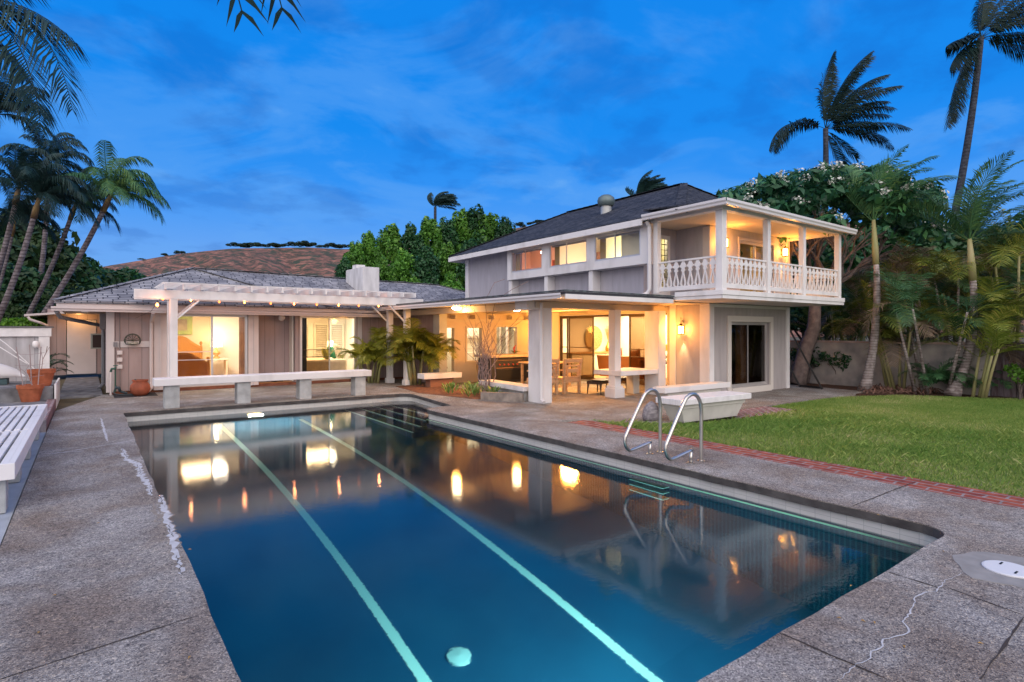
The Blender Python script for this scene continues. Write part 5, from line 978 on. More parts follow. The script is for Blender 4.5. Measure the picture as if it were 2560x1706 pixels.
def aim(base, target, droop, wind=(0, 0, 0), seg=14):
    base, target = Vector(base), Vector(target); L0 = (target - base).length; d0 = (target - base).normalized(); wv = Vector(wind)
    for _ in range(60):
        d = d0.copy(); p = base.copy(); st = L0 / seg
        for i in range(seg):
            d = (d + (Vector((0, 0, -droop)) * ((i + 1) / seg) + wv) * (1.0 / seg) * 1.6).normalized(); p += d * st
        e = target - p; d0 = (d0 + e / L0 * .6).normalized(); L0 += e.dot((p - base).normalized()) * .5
    return tuple(d0), L0, droop
WR = cam_dir(.55, .12, .1)   # trade wind: blows to the right of the picture
# palms beyond the fence on the left
lp = [((82, 812), (258, 528), 22, .11, .085, 'leaning slender palm nearest the low roof, rightmost of the left palm group', 2.15, 17), ((70, 812), (176, 548), 24, .11, .08, 'leaning slender palm with double trunk in the middle of the left group', 1.9, 12),
      ((10, 812), (84, 545), 20, .11, .08, 'leaning palm with orange brown crownshaft at the left of the group', 2.0, 13), ((-20, 790), (38, 512), 21, .11, .08, 'leaning palm at the far left with its crown half above its neighbours', 2.0, 13), ((-4, 800), (30, 590), 23, .07, .055, 'thin short palm between the far left trunks', 1.6, 9)]
for i, (b_, tp, d, r0, r1, lb, fl, nf) in enumerate(lp):
    B = at(*b_, d=d); B.z = 0; T_ = at(*tp, d=d - .5); full = at(b_[0] - (812 + 30 - 812) * 1.0, 828, d=d); B = Vector((full.x, full.y, 0)) - RT * .9
    palm('palm_tree', B, T_, r0, r1, lb, 'palm', 'slender palms beyond the left fence', PB1, PALM_D if i != 0 else PALM_G, nf + 3, fl * 1.05, .58, .036, 3.1, tuple(x * .55 for x in WR), SHAFT2, .7, 64, (0, 80), .5, fold=.1, ldroop=.85)
B = at(92, 828, d=24.3); B.z = 0; sec = MB(); 
tall = [((-60, 330), 21.5, 2.6)]
palm('palm_tree', Vector((*at(-120, 828, d=22).xy, 0)), at(-10, 330, d=22), .12, .09, 'tall dark palm at the left edge whose crown rises above the group', 'palm', 'slender palms beyond the left fence', PB1, PALM_D, 17, 2.3, .6, .036, 3.0, tuple(x * .6 for x in WR), SHAFT2, .7, 64, (0, 80), .5, fold=.1, ldroop=.85)
palm('palm_tree', Vector((*at(60, 828, d=27).xy, 0)), at(120, 440, d=27), .12, .09, 'dark palm rising behind the others of the left group', 'palm', 'slender palms beyond the left fence', PB1, PALM_D, 15, 2.2, .6, .036, 3.0, tuple(x * .6 for x in WR), SHAFT2, .7, 64, (0, 80), .5, fold=.1, ldroop=.85)
NC = at(-215, 30, d=7.75)
# big near palm at the upper left corner
nb = at(-330, 828, d=7.6); palm('palm_tree', Vector((nb.x, nb.y, 0)), at(-222, 110, d=7.75), .17, .13, 'near palm whose large dark fronds hang into the upper left corner', 'palm', None, PB1, PALM_D, 0, 2.5, .66, .034, 1.3, (0, 0, 0), SHAFT2, .6, 70, (-10, 80), .3, az=[140, 170, 200, 230, 100],
     extra=[aim(NC, at(200, 140, d=7.7), 1.3), aim(NC, at(112, 350, d=7.4), 3.4), aim(NC, at(70, 225, d=7.9), 1.6), aim(NC, at(120, -40, d=8.2), 1.2), aim(NC, at(190, 300, d=7.5), 2.9)], fold=.02, ldroop=.6)
# tall palm behind the photographer with two frond tips in view
ob = -FW * 1.6 - RT * 2.6; oc = Vector((*(FW * -.6 - RT * 1.9).xy, 6.4))
palm('coconut_palm', Vector((ob.x, ob.y, 0)), oc, .18, .12, 'tall palm beside the pool deck, only its hanging frond tips show at the top edge', 'palm', None, PB3, PALM_D, 8, 3.2, .6, .045, 1.1, (0, 0, 0), None, 0, 44, (-20, 70), .2, az=[150, 190, 230, 270, 110],
     extra=[aim(oc, at(605, 30, d=3.4), 1.0), aim(oc, at(705, 22, d=3.6), 1.0)], ldroop=.5)
# coconut palms on the right, blown by the wind
def gale(angs, L0, seed):
    r_ = random.Random(seed); return [(cam_dir(math.cos(R_(a)), math.sin(R_(a)), r_.uniform(-.45, .45)), L0 * r_.uniform(.88, 1.08), r_.uniform(.55, .95)) for a in angs]
GW = cam_dir(.42, .02, .05)
palm('coconut_palm', Vector((*at(2022, 828, d=31).xy, 0)), at(2064, 322, d=31), .21, .13, 'tall wind-blown coconut palm rising behind the balcony', 'palm', 'coconut palms behind the house', PB3, PALM_D, 0, 3.9, 1.0, .05, .5, GW, None, 0, 90, (25, 88), .6, lwind=1.6,
     extra=gale((112, 102, 93, 86, 78, 71, 63, 55, 48, 40, 33, 26, 18, 10, 3), 3.9, 3) + [(cam_dir(-1.0, .45, .1), 3.7, 2.9), (cam_dir(-1.0, .6, .4), 3.4, 3.2), (cam_dir(1, .0, .1), 4.1, 1.0), (cam_dir(.25, -1, .1), 2.9, .3), (cam_dir(.5, -.8, -.2), 2.3, .5)], fold=.05, ldroop=.45)
palm('coconut_palm', Vector((*at(2290, 828, d=27).xy, 0)), at(2452, 95, d=27), .19, .13, 'very tall coconut palm cut by the upper right corner', 'palm', 'coconut palms behind the house', PB3, PALM_D, 0, 3.9, 1.0, .05, .5, GW, None, 0, 90, (25, 88), .8, lwind=1.6,
     extra=gale((104, 94, 85, 75, 64, 54, 45, 36, 27, 18, 9, 0), 4.2, 8) + [(cam_dir(-.85, -.35, .1), 1.9, 1.0), (cam_dir(-1, .1, .1), 1.5, .9), (cam_dir(-.85, -1.1, .1), 4.3, .5), (cam_dir(-.75, -1.2, .3), 3.8, .4), (cam_dir(.95, -.2, .1), 3.2, .6)], fold=.05, ldroop=.45)
palm('coconut_palm', Vector((*at(1088, 828, d=62).xy, 0)), at(1088, 518, d=62), .2, .15, 'small distant palm sticking out above the green trees', 'palm', 'coconut palms behind the house', PB3, PALM_D, 20, 2.6, 1.0, .07, .5, cam_dir(1.5, -.2, .1), None, 0, 50, (10, 88), .3)
palm('coconut_palm', Vector((*at(1590, 828, d=40).xy, 0)), at(1598, 500, d=40), .2, .15, 'palm crown peeking over the charcoal roof ridge', 'palm', 'coconut palms behind the house', PB3, PALM_D, 26, 2.3, .8, .05, .5, cam_dir(1.1, 0, .1), None, 0, 60, (10, 88), .3)
# palms standing on the lawn edge at the right
palm('lawn_palm', (17.7, 7.2, 0), at(2190, 660, d=16.2), .125, .072, 'pale trunked palm with green crownshaft in front of the garden wall', 'palm', 'two palms at the lawn edge', PB2, PALM_G, 13, 2.3, .70, .036, 1.2, cam_dir(.6, .15, .1), SHAFT, 1.25, 56, (25, 82), .25, extra=[(cam_dir(-.7, .9, .1), 1.9, 1.2), (cam_dir(.8, .9, .1), 2.2, 1.0)], fold=.35)
palm('lawn_palm', (18.27, 5.31, 0), at(2432, 700, d=15.4), .135, .078, 'curved palm nearer the wooden gate', 'palm', 'two palms at the lawn edge', PB2, PALM_G, 14, 2.3, .70, .036, 1.3, cam_dir(.5, .1, .1), SHAFT, 1.1, 56, (15, 80), .7, extra=[(cam_dir(-.7, .5, .1), 1.9, 1.2), (cam_dir(.9, .3, .1), 2.2, 1.2)], fold=.35)
# areca clumps
def areca(loc, n, h, fl, label, m_, group, seed, stems=True, wind=(0, 0, 0), spread=.45, bark=SHAFT, nfr=5, lean=.5, name='areca_palm', ll=.42, dry=0):
    random.seed(seed); t_ = thing(name, tuple(loc), label, 'palm' if stems else 'plant', group); f = Fr(); sm = MB(); fd = Fr()
    for i in range(n):
        a = random.uniform(0, 6.283); r_ = random.uniform(.05, spread); b = Vector((math.cos(a) * r_, math.sin(a) * r_, 0)); hh = h * random.uniform(.5, 1.0); tp = b + Vector((math.cos(a) * lean * hh * .35, math.sin(a) * lean * hh * .35, hh))
        if stems: sm.tube([b, b.lerp(tp, .5) + Vector((0, 0, .05)), tp], [.045, .035, .028], 7)
        for j in range(nfr):
            aa = random.uniform(0, 6.283); e = R_(random.uniform(25, 80)); d = Vector((math.cos(aa) * math.cos(e), math.sin(aa) * math.cos(e), math.sin(e))); g_ = fd if (dry and j == 0 and random.random() < dry * 2) else f
            g_.frond(tuple(tp), tuple(d), fl * random.uniform(.7, 1.15), 30, ll, .03, (2.2 if g_ is f else 3.2) * random.uniform(.8, 1.2), wind, .3, 10, .012, .25)
    if stems: sm.v = [(v[0] + loc[0], v[1] + loc[1], v[2] + loc[2]) for v in sm.v]; sm.build('stems', bark, t_, smooth=True)
    if f.n: f.build('fronds', m_, t_)
    if fd.n: fd.build('dry_fronds', PALM_B, t_)
    return t_
PALM_L = leafmat('palm_amber_lit', (.16, .19, .02), (.34, .34, .04), (.52, .40, .08), .9, .5, .35)  # amber light from patio and bulbs is put into this frond colour
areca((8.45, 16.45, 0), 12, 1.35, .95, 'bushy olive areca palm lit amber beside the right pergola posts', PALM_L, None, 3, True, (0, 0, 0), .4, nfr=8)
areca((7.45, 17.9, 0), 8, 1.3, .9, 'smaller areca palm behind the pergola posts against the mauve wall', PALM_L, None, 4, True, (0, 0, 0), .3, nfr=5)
G2 = 'areca palms along the garden wall'; wnd = cam_dir(.25, .05, 0)
AR = [(2248, 17.9, 6, 2.1, 1.6, 'areca palm with many thin trunks between the two lawn palms', PALM_Y, .35), (2335, 17.4, 6, 2.3, 1.7, 'areca palm just left of the curved lawn palm', PALM_G, .3),
        (2425, 16.9, 4, 2.0, 1.6, 'areca palm right behind the curved lawn palm', PALM_Y, .25), (2575, 15.6, 6, 2.6, 1.8, 'areca palm cut by the right edge of the picture', PALM_Y, .3), (2090, 20, 9, 2.6, 1.8, 'areca palm beyond the wall, nearest the balcony', PALM_Y, .3), (2390, 20.5, 9, 3.4, 1.9, 'tall areca palm beyond the garden wall', PALM_Y, .5), (2540, 20, 9, 3.8, 1.9, 'areca palm beyond the wooden gate', PALM_Y, .5), (2230, 21.5, 9, 3.2, 1.9, 'areca palm beyond the wall under the flowering tree', PALM_B, .3),
        (2165, 21.4, 8, 2.7, 1.8, 'areca palm beyond the wall right behind the pale palm trunk', PALM_G, .3), (2300, 19.6, 9, 3.1, 1.9, 'areca palm with drooping dry fronds over the garden wall', PALM_Y, .6), (2460, 19.6, 9, 3.2, 1.9, 'areca palm just beyond the wall left of the gate', PALM_G, .5)]
for k, (u, d, n, h, fl, lb, m_, dry) in enumerate(AR):
    p = atX(u, 828, 18.75 - (k % 3) * .22 if d < 19.3 else 21.2); areca((p.x, p.y, 0), n, h, fl, lb, m_, G2, 20 + k, True, wnd, .55, PB2 if k % 2 else SHAFT, 6, .7, dry=dry, ll=.52)
for k, (u, v, h, fl, lb) in enumerate([(2345, 985, .35, .95, 'low bright green palm seedling left of the curved trunk'), (2460, 985, .3, .8, 'low yellowish palm seedling right of the curved trunk'), (2290, 975, .3, .7, 'low palm seedling among the thin trunks')]):
    p = at(u, v, 0); areca((p.x, p.y, 0), 4, h, fl, lb, PALM_G, 'palm seedlings at the wall foot', 50 + k, False, wnd, .12, nfr=5, name='palm_seedling', ll=.35)
# ---- leafy crowns
def leaves(centres, radii, per, size, squash=1.0, fill=.45, long_=1.6, rs=None, up=.25):
    rs = rs or RNG; V = []; n = 0
    C = np.repeat(np.array(centres), per, 0); Rr = np.repeat(np.array(radii), per); k = len(C)
    D = rs.normal(size=(k, 3)); D /= np.linalg.norm(D, axis=1)[:, None]; rad = Rr * (fill + (1 - fill) * rs.random(k) ** .5); P = C + D * rad[:, None] * np.array([1, 1, squash])
    nr = D + rs.normal(0, .55, (k, 3)) + [0, 0, up]; nr /= np.linalg.norm(nr, axis=1)[:, None]; a = np.cross(nr, rs.normal(size=(k, 3))); a /= np.linalg.norm(a, axis=1)[:, None]; b = np.cross(nr, a); s = size * rs.uniform(.45, 1.0, k) * np.where(rs.random(k) < .15, 1.8, 1.15)
    A = a * (s * long_ / 2)[:, None]; B_ = b * (s / 2)[:, None]; V = np.stack([P - A, P - B_ + nr * (s * .12)[:, None], P + A, P + B_ + nr * (s * .12)[:, None]], 1).reshape(-1, 3); F_ = np.arange(k * 4).reshape(-1, 4)
    return V, F_
def tree_mesh(kind, seed):
    rs = np.random.default_rng(seed)
    if kind == 'cone':      # upright billowy crown made of pointed plumes
        C = []; Rd = []
        for i in range(85):
            z = rs.uniform(0, 1) ** .9; rr = (1 - z) ** .6 * 1.75 + .15; a = rs.uniform(0, 6.283); q_ = rr * rs.uniform(.55, 1) ; C.append((math.cos(a) * q_, math.sin(a) * q_, 1.0 + z * 5.4)); Rd.append(rs.uniform(.32, .55) * (1.15 - .5 * z))
        return leaves(C, Rd, 150, .115, 1.6, .45, 1.6, rs, .35)
    if kind == 'round':
        C = []; Rd = []
        for i in range(60):
            d = rs.normal(size=3); d /= np.linalg.norm(d); d[2] = abs(d[2]) * .9 - .15; q_ = rs.uniform(.6, 1); C.append((d[0] * 2.3 * q_, d[1] * 2.3 * q_, 3.4 + d[2] * 2.3 * q_)); Rd.append(rs.uniform(.45, .85))
        return leaves(C, Rd, 120, .19, .8, .45, 1.8, rs, .3)
def crown_tree(name, loc, mesh_pair, m_, scale, label, cat, group, rz, proto={}):
    t_ = thing(name, tuple(loc), label, cat, group); key = (id(mesh_pair[0]), m_.name)
    if key not in proto: proto[key] = raw_mesh('crown', mesh_pair[0], mesh_pair[1], m_, t_); o = proto[key]
    else: o = proto[key].copy(); COL.objects.link(o); o.parent = t_
    tk = ('t', id(mesh_pair[0]))
    if tk not in proto:
        tb_ = MB(); tb_.tube([(0, 0, 0), (.05, .03, 1.5), (0, .1, 3.6)], [.16, .12, .04], 8)
        for a in range(5): c_ = a * 1.26; tb_.tube([(.04, .03, 1.2 + a * .3), (math.cos(c_) * .7, math.sin(c_) * .7, 2.3 + a * .35), (math.cos(c_) * 1.3, math.sin(c_) * 1.3, 3.1 + a * .4)], [.07, .045, .02], 6)
        me = tb_.build('trunk', BARK); proto[tk] = me.data; bpy.data.objects.remove(me)
    q_ = bpy.data.objects.new('trunk', proto[tk]); COL.objects.link(q_); q_.parent = t_
    t_.scale = (scale[0], scale[0], scale[1]); t_.rotation_euler.z = rz; return t_
cones = [tree_mesh('cone', s) for s in (1, 2, 3)]; rounds = [tree_mesh('round', s) for s in (11, 12)]
GR1 = leafmat('bright_bush_leaf', (.05, .15, .02), (.12, .32, .04), (.24, .42, .06), .5, .5, .3); GR2 = leafmat('deep_green_leaf', (.014, .055, .022), (.035, .12, .04), (.06, .16, .045), .5, .45, .25); GR3 = leafmat('hedge_leaf', (.018, .05, .018), (.05, .11, .035), (.10, .13, .04), .45, .5, .25)
spec = [(862, 640, 36, 0), (885, 600, 37, 0), (925, 578, 38, 1), (975, 560, 39, 1), (1030, 556, 39, 0), (1072, 540, 40, 1), (1115, 548, 41, 2), (1156, 524, 42, 1), (1190, 518, 42, 2), (1222, 530, 42, 1), (1262, 545, 41, 2), (1300, 588, 42, 2), (850, 690, 33, 0), (905, 668, 32, 1), (960, 640, 32, 0), (1010, 620, 33, 1), (1065, 612, 33, 0), (1120, 606, 34, 1), (1175, 600, 34, 2), (1230, 620, 35, 1), (940, 700, 29, 0), (1040, 690, 29.5, 1), (1130, 680, 30, 0)]
words = ['leftmost', 'second from left', 'third from left', 'fourth from left', 'fifth from left', 'sixth from left, pointed', 'seventh, beside the distant palm', 'eighth, high crowned', 'highest', 'tenth, just right of the highest', 'eleventh, slim pointed', 'rightmost, against the charcoal roof']
words2 = ['low one at the left foot', 'low one left of the chimney', 'one directly above the chimney', 'one right above the chimney', 'middle one of the front row', 'one in the middle below the distant palm', 'one left of the eave corner', 'one at the eave corner of the upper roof', 'lowest front one just behind the low roof ridge at the left', 'lowest front one in the middle of the low roof ridge', 'lowest front one beside the upper wall']
for i, (u, v, d, k) in enumerate(spec):
    p = at(u, 828, d=d); H_ = EYE + (HOR - v) / F_PX * d; sc_ = H_ / 6.75; wsc = sc_ * (.80 if i < 12 else .9) * random.uniform(.9, 1.1)
    crown_tree('bushy_tree', (p.x, p.y, -.05), cones[k % 3], GR1 if k != 2 and (i % 4) else GR2, (wsc, sc_), 'billowy green tree, ' + (words[i] + ' of the back row' if i < 12 else words2[i - 12]), 'tree', 'green trees behind the bedroom wing', i * 1.3)
left = [(-60, 520, 30), (20, 500, 31), (75, 560, 31), (130, 590, 32), (180, 645, 33), (240, 650, 34), (290, 640, 36), (335, 672, 37), (385, 678, 38), (40, 640, 27), (110, 665, 27.5), (170, 700, 28), (230, 705, 29), (290, 700, 31), (0, 700, 25), (350, 705, 34), (75, 735, 25), (150, 740, 26)]
lw_ = ['tallest, at the left edge', 'tall, behind the palm crowns', 'tall, right of the palm crowns', 'behind the double palm trunk', 'left of the sky gap', 'left shoulder under the rightmost palm', 'pointed one beside the hill', 'right shoulder beside the hill', 'rightmost, behind the low roof hip', 'front row behind the left palm trunks', 'front row between the palm trunks', 'front row behind the leaning double trunk', 'front row above the roof corner', 'front row behind the roof slope', 'front row at the left edge', 'small one behind the roof slope', 'lowest at the fence, left', 'lowest at the fence, right']
for i, (u, v, d) in enumerate(left):
    p = at(u, 828, d=d); H_ = EYE + (HOR - v) / F_PX * d; sc_ = H_ / 5.9
    crown_tree('broadleaf_tree', (p.x, p.y, -.05), rounds[i % 2], GR3 if i % 3 else GR2, (sc_ * .9 + .12, sc_), 'dense dark green tree left of the house, ' + lw_[i], 'tree', 'dense trees behind the left fence', i * 2.1)
for i, (u, v, d) in enumerate([(2070, 560, 26), (2130, 560, 27), (2230, 520, 27), (2330, 520, 26), (2450, 540, 25), (2545, 530, 24), (2620, 500, 25), (2010, 680, 23), (2070, 700, 22.5)]):
    p = at(u, 828, d=d); H_ = EYE + (HOR - v) / F_PX * d; sc_ = H_ / 5.9
    crown_tree('broadleaf_tree', (p.x, p.y, -.05), rounds[(i + 1) % 2], GR2, (sc_ * .95 + .1, sc_), 'dark leafy tree beyond the garden wall, ' + ['seen through the balcony', 'right of the balcony end', 'under the flowering tree', 'between the two lawn palms', 'right of the curved palm', 'above the gate', 'at the right edge', 'low, beside the house corner', 'low, right of the house corner'][i], 'tree', 'dark trees beyond the garden wall', i * 1.7)
# hedge strip bright green beyond the left fence
hv = leaves([(x, y, z) for x, y, z in [(*at(u, 828, d=21.5 + (i % 3) * .4).xy, zz) for i, u in enumerate(range(20, 150, 7)) for zz in (1.3, 1.85)]], [.45] * 38, 260, .07, .8, .6, 1.6)
tag(raw_mesh('hedge', hv[0], hv[1], leafmat('lime_hedge_leaf', (.06, .16, .01), (.13, .30, .02), None, 1, .5, .3)), 'bright lime green clipped hedge just beyond the grey fence', 'hedge')
# flowering plumeria
pt = thing('flowering_tree', tuple(Vector((*at(1992, 828, d=18.5).xy, 0))), 'broad umbrella tree with white blossom clusters behind the balcony', 'tree', None)
bx_ = pt.location; br_ = MB(); D_ = 18.5
def A2(u, v, dd=0): return at(u, v, d=D_ + dd)
br_.tube([Vector((bx_.x, bx_.y, 0)), A2(2000, 930), A2(2012, 880), A2(2035, 820), A2(2038, 760)], [.30, .24, .22, .20, .17], 10)
rs_ = random.Random(5); ends = []
def branch(p, d, l_, r_, lv):
    q_ = p + d * l_; m_ = p.lerp(q_, .5) + Vector((rs_.uniform(-.1, .1), rs_.uniform(-.1, .1), rs_.uniform(-.05, .12))) * l_; br_.tube([p, m_, q_], [r_, r_ * .82, r_ * .66], 7 if lv < 3 else 5, False)
    if lv >= 5: ends.append(q_); return
    for k in range(2 if rs_.random() < .6 else 3):
        a = rs_.uniform(0, 6.283); s_ = rs_.uniform(.35, .75); nd = (d + Vector((math.cos(a) * s_, math.sin(a) * s_, rs_.uniform(-.1, .35)))).normalized(); branch(q_, nd, l_ * rs_.uniform(.68, .85), r_ * .62, lv + 1)
c = A2(2038, 765)
for tgt in (A2(1880, 560, -.5), A2(2090, 560, .6), A2(2160, 640, -1.2), A2(2010, 520, 1), A2(2240, 560, 0), A2(2120, 520, -1.5)): branch(c, (tgt - c).normalized(), .95, .13, 1)
br_.build('trunk', mat('plumeria_bark', (.20, .16, .15), .85, var=.3, vscale=8, bump=.5), pt, smooth=True)
ce = []; rd = []
for i in range(230):
    u = rs_.uniform(1800, 2345); f_ = (u - 1800) / 545; top = 470 - 62 * math.sin(min(1, f_ * 1.6) * 1.57) + (f_ > .72) * (f_ - .72) * 210; v = top + 22 + rs_.random() ** 1.4 * (150 - 40 * f_); dd = rs_.uniform(-2.6, 2.6); p = A2(u, v, dd); ce.append(tuple(p - bx_)); rd.append(rs_.uniform(.30, .48))
V_, F_ = leaves(ce, rd, 62, .13, .6, .4, 2.3, None, .5); PLUM = leafmat('plumeria_leaf', (.02, .085, .045), (.05, .17, .075), (.10, .26, .09), .8, .4, .25); raw_mesh('crown', V_, F_, PLUM, pt)
fc = [c_ for c_ in ce if rs_.random() < .55]; fcc = []
for c_ in fc: o_ = Vector(c_) + Vector((rs_.uniform(-.2, .2), 0, rs_.uniform(.02, .22))) - FW * .34; fcc.append(tuple(o_))
V_, F_ = leaves(fcc, [.17] * len(fcc), 30, .07, .7, .2, 1.1, None, .6); raw_mesh('blossoms', V_, F_, mat('white_blossom', (.55, .58, .54), .6), pt)
# ---- garden wall, gate, shrubs
gwall = tag(MB().box(19.1, 19.3, 4.78, 26, -.05, 1.33).build('garden_wall', mat('weathered_plaster', (.42, .39, .37), .9, col2=(.17, .17, .18), vscale=1.6, detail=8, bump=.4, bscale=14, thresh=(.30, .60))), 'long weathered plaster garden wall behind the palms', 'wall'); gw = MB().box(19.06, 19.34, 4.74, 26, 1.33, 1.39).build('coping', mat('pink_coping', (.38, .28, .25), .8, var=.2, vscale=3)); gw.parent = gwall
WG = mat('old_gate_wood', (.075, .045, .05), .85, col2=(.16, .14, .16), vscale=3, stretch=(6, 6, .8), bump=.5, bscale=30)
gt_ = thing('wooden_gate', (19.2, 2.5, 0), 'old dark purple brown board gate at the right end of the garden wall', 'gate')
y = 4.72; i = 0
while y > -1.5:
    MB().box(19.1 if i % 2 else 19.16, 19.14 if i % 2 else 19.2, y - .27, y, .0, 1.40 + .01 * (i % 2)).build('board', WG, gt_); y -= .25; i += 1
MB().box(19.2, 19.24, -1.5, 4.7, 1.15, 1.27).box(19.2, 19.24, -1.5, 4.7, .55, .65).build('rail', WG, gt_)
def shrub(u, v, h, w_, label, m_=None, seed=1, per=60, n=14):
    p = at(u, v, 0); rs = random.Random(seed); t_ = thing('shrub', (p.x, p.y, 0), label, 'shrub', 'small shrubs against the garden wall'); C = [(rs.uniform(-w_, w_), rs.uniform(-w_, w_), h * rs.uniform(.55, .95)) for _ in range(n)]; V_, F_ = leaves(C, [.2] * n, per, .06, .7, .4, 1.7); raw_mesh('foliage', V_, F_, m_ or GR2, t_); s = MB()
    for c_ in C[:7]: s.tube([(p.x, p.y, 0), (p.x + c_[0] * .2, p.y + c_[1] * .2, h * .4), (p.x + c_[0], p.y + c_[1], c_[2])], [.022, .016, .006], 5)
    s.build('stems', BARK, t_)
shrub(2022, 958, 1.15, .38, 'thin dark shrub at the wall beside the leaning trunk', seed=1); shrub(2095, 962, 1.1, .4, 'rounded dark shrub at the wall left of the pale palm', seed=2); shrub(2165, 960, 1.2, .4, 'dark shrub behind the pale palm trunk', seed=3)
shrub(2550, 1000, .85, .28, 'bright green leafy shrub in front of the gate at the right edge', leafmat('lime_leaf', (.08, .22, .02), (.16, .36, .05), None, 1), 4, 40, 10)
rt_ = MB(); 
for i in range(170):
    u = random.uniform(2165, 2340); p = at(u, random.uniform(968, 986), 0); a = random.uniform(0, 6.28); l_ = random.uniform(.1, .35); rt_.tube([(p.x, p.y, .02), (p.x + math.cos(a) * l_ * .5, p.y + math.sin(a) * l_ * .5, random.uniform(.05, .16)), (p.x + math.cos(a) * l_, p.y + math.sin(a) * l_, .02)], .012, 4)
struct(rt_.build('dry_fronds_litter', mat('dry_litter', (.16, .09, .07), .9, var=.4, vscale=6)), 'stuff')
lf_ = thing('leaning_frame', (17.3, 8.3, 0), 'black metal frame leaning on the end of the house wall', 'frame'); MB().bar((17.25, 8.15, 0), (16.92, 8.95, 1.75), .07, .05).bar((17.45, 8.9, 0), (16.95, 9.6, 1.75), .07, .05).bar((17.25, 8.15, .04), (17.45, 8.9, .04), .05, .05).bar((16.93, 8.92, 1.72), (16.96, 9.6, 1.72), .05, .05).build('frame', BLACK, lf_)
# stone ornament by the bench
so2 = MB(); so2.lathe([(.001, 0), (.17, 0), (.19, .08), (.17, .2), (.11, .3), (.05, .35), (.001, .36)], (0, 0, 0), 18, False, 1.1, .75); o = so2.build('stone_ornament', mat('driftwood_grey', (.30, .28, .30), .9, col2=(.14, .13, .15), vscale=6, stretch=(1, 4, 4), bump=.8, bscale=15), smooth=True); p = at(1632, 1054, 0); o.location = (p.x + .1, p.y + .12, 0); tag(o, 'grey weathered carved stone with a dark hole beside the nearer white bench', 'ornament')
MB().lathe([(.001, 0), (.035, .0), (.04, .02)], (0, 0, 0), 14, False).build('eye_hole', BLACK, o).matrix_local = Matrix.Translation((.045, -.128, .20)) @ Matrix.Rotation(R_(75), 4, 'X')
# bare shrub in the planter, plus leafy ground plants
sh2 = thing('bare_shrub', (8.42, 12.55, 0), 'leafless grey shrub with many thin twigs in the patio planter', 'shrub'); tw = MB(); rs_ = random.Random(9)
def twig(p, d, l_, r_, lv):
    q_ = p + d * l_; m_ = p.lerp(q_, .5) + Vector((rs_.uniform(-.06, .06), rs_.uniform(-.06, .06), 0)) * l_ * 2; tw.tube([p, m_, q_], [r_, r_ * .8, r_ * .6], 5, False)
    if lv > 3: return
    for _ in range(rs_.choice((1, 2, 2, 3))):
        a = rs_.uniform(0, 6.283); s_ = rs_.uniform(.25, .7); twig(p.lerp(q_, rs_.uniform(.5, 1)), (d + Vector((math.cos(a) * s_, math.sin(a) * s_, rs_.uniform(-.15, .2)))).normalized(), l_ * rs_.uniform(.5, .8), r_ * .6, lv + 1)
for i in range(11):
    a = rs_.uniform(0, 6.283); s_ = rs_.uniform(.0, .22); twig(Vector((8.42 + math.cos(a) * .08, 12.55 + math.sin(a) * .08, 0)), Vector((math.cos(a) * s_, math.sin(a) * s_, 1)).normalized(), rs_.uniform(.7, 1.15), .018, 0)
tw.tube([(8.4, 12.5, 1.9), (8.32, 12.45, 2.5), (8.5, 12.3, 2.95), (8.75, 12.2, 3.05)], .008, 5).tube([(8.5, 12.5, 1.8), (8.6, 12.4, 2.5), (8.95, 12.1, 2.8), (9.3, 11.9, 3.0)], .008, 5); tw.build('twigs', mat('grey_twig', (.27, .20, .19), .8, var=.3, vscale=20), sh2)
gp_l = ['left', 'middle', 'right', 'rear']
for i, (x, y) in enumerate([(7.85, 13.4), (8.0, 12.6), (8.25, 12.0), (8.4, 13.3)]):
    t_ = thing('ground_plant', (x, y, 0), 'low bright green leafy plant in the planting bed, ' + gp_l[i] + ' one', 'plant', 'leafy plants at the foot of the bare shrub'); mm = MB(); rs = random.Random(i)
    for k in range(60):
        a = rs.uniform(0, 6.283); r_ = rs.uniform(0, .28); l_ = rs.uniform(.1, .2); b = Vector((x + math.cos(a) * r_, y + math.sin(a) * r_, rs.uniform(.02, .22))); d = Vector((math.cos(a) * .6, math.sin(a) * .6, .8)); sd_v = Vector((-math.sin(a), math.cos(a), 0)) * .03
        mm.add([b, b + d * l_ * .5 + sd_v, b + d * l_, b + d * l_ * .5 - sd_v], [(0, 1, 2, 3)])
    mm.build('leaves', leafmat('fresh_leaf', (.10, .20, .05), (.22, .34, .10), (.30, .34, .14), 3) if 'fresh_leaf' not in MATS else MATS['fresh_leaf'], t_)
# ================================================================== LEFT CORNER
fn = thing('board_fence', (-3, 19, 0), 'grey white board fence with thick top rail left of the house', 'fence'); FW_ = siding('faded_white_boards', (.46, .45, .47), .36, .02, .12, .35)
MB().box(-9, -.80, 19.0, 19.06, -.1, 1.56).build('boards', FW_, fn); MB().box(-9, -.74, 18.93, 19.1, 1.56, 1.78).build('top_rail', WOODW, fn, bevel=.01); MB().box(-9, -.70, 18.9, 19.12, 1.785, 1.82).build('cap', mat('dark_cap', (.13, .13, .14), .8), fn); MB().box(-1.0, -.78, 18.95, 18.995, -.1, 1.56).build('post', WOODW, fn)
wl = thing('fence_spotlight', (-.95, 18.95, 1.35), 'small round white spotlight on the fence post', 'lamp'); MB().lathe([(.001, -.09), (.05, -.08), (.06, 0), (.05, .07), (.03, .09)], (-1.05, 18.86, 1.36), 14, False, 1.2, 1).build('head', WHITE, wl, smooth=True); MB().bar((-1.02, 18.95, 1.36), (-1.02, 18.88, 1.36), .03, .03).build('bracket', BLACK, wl)
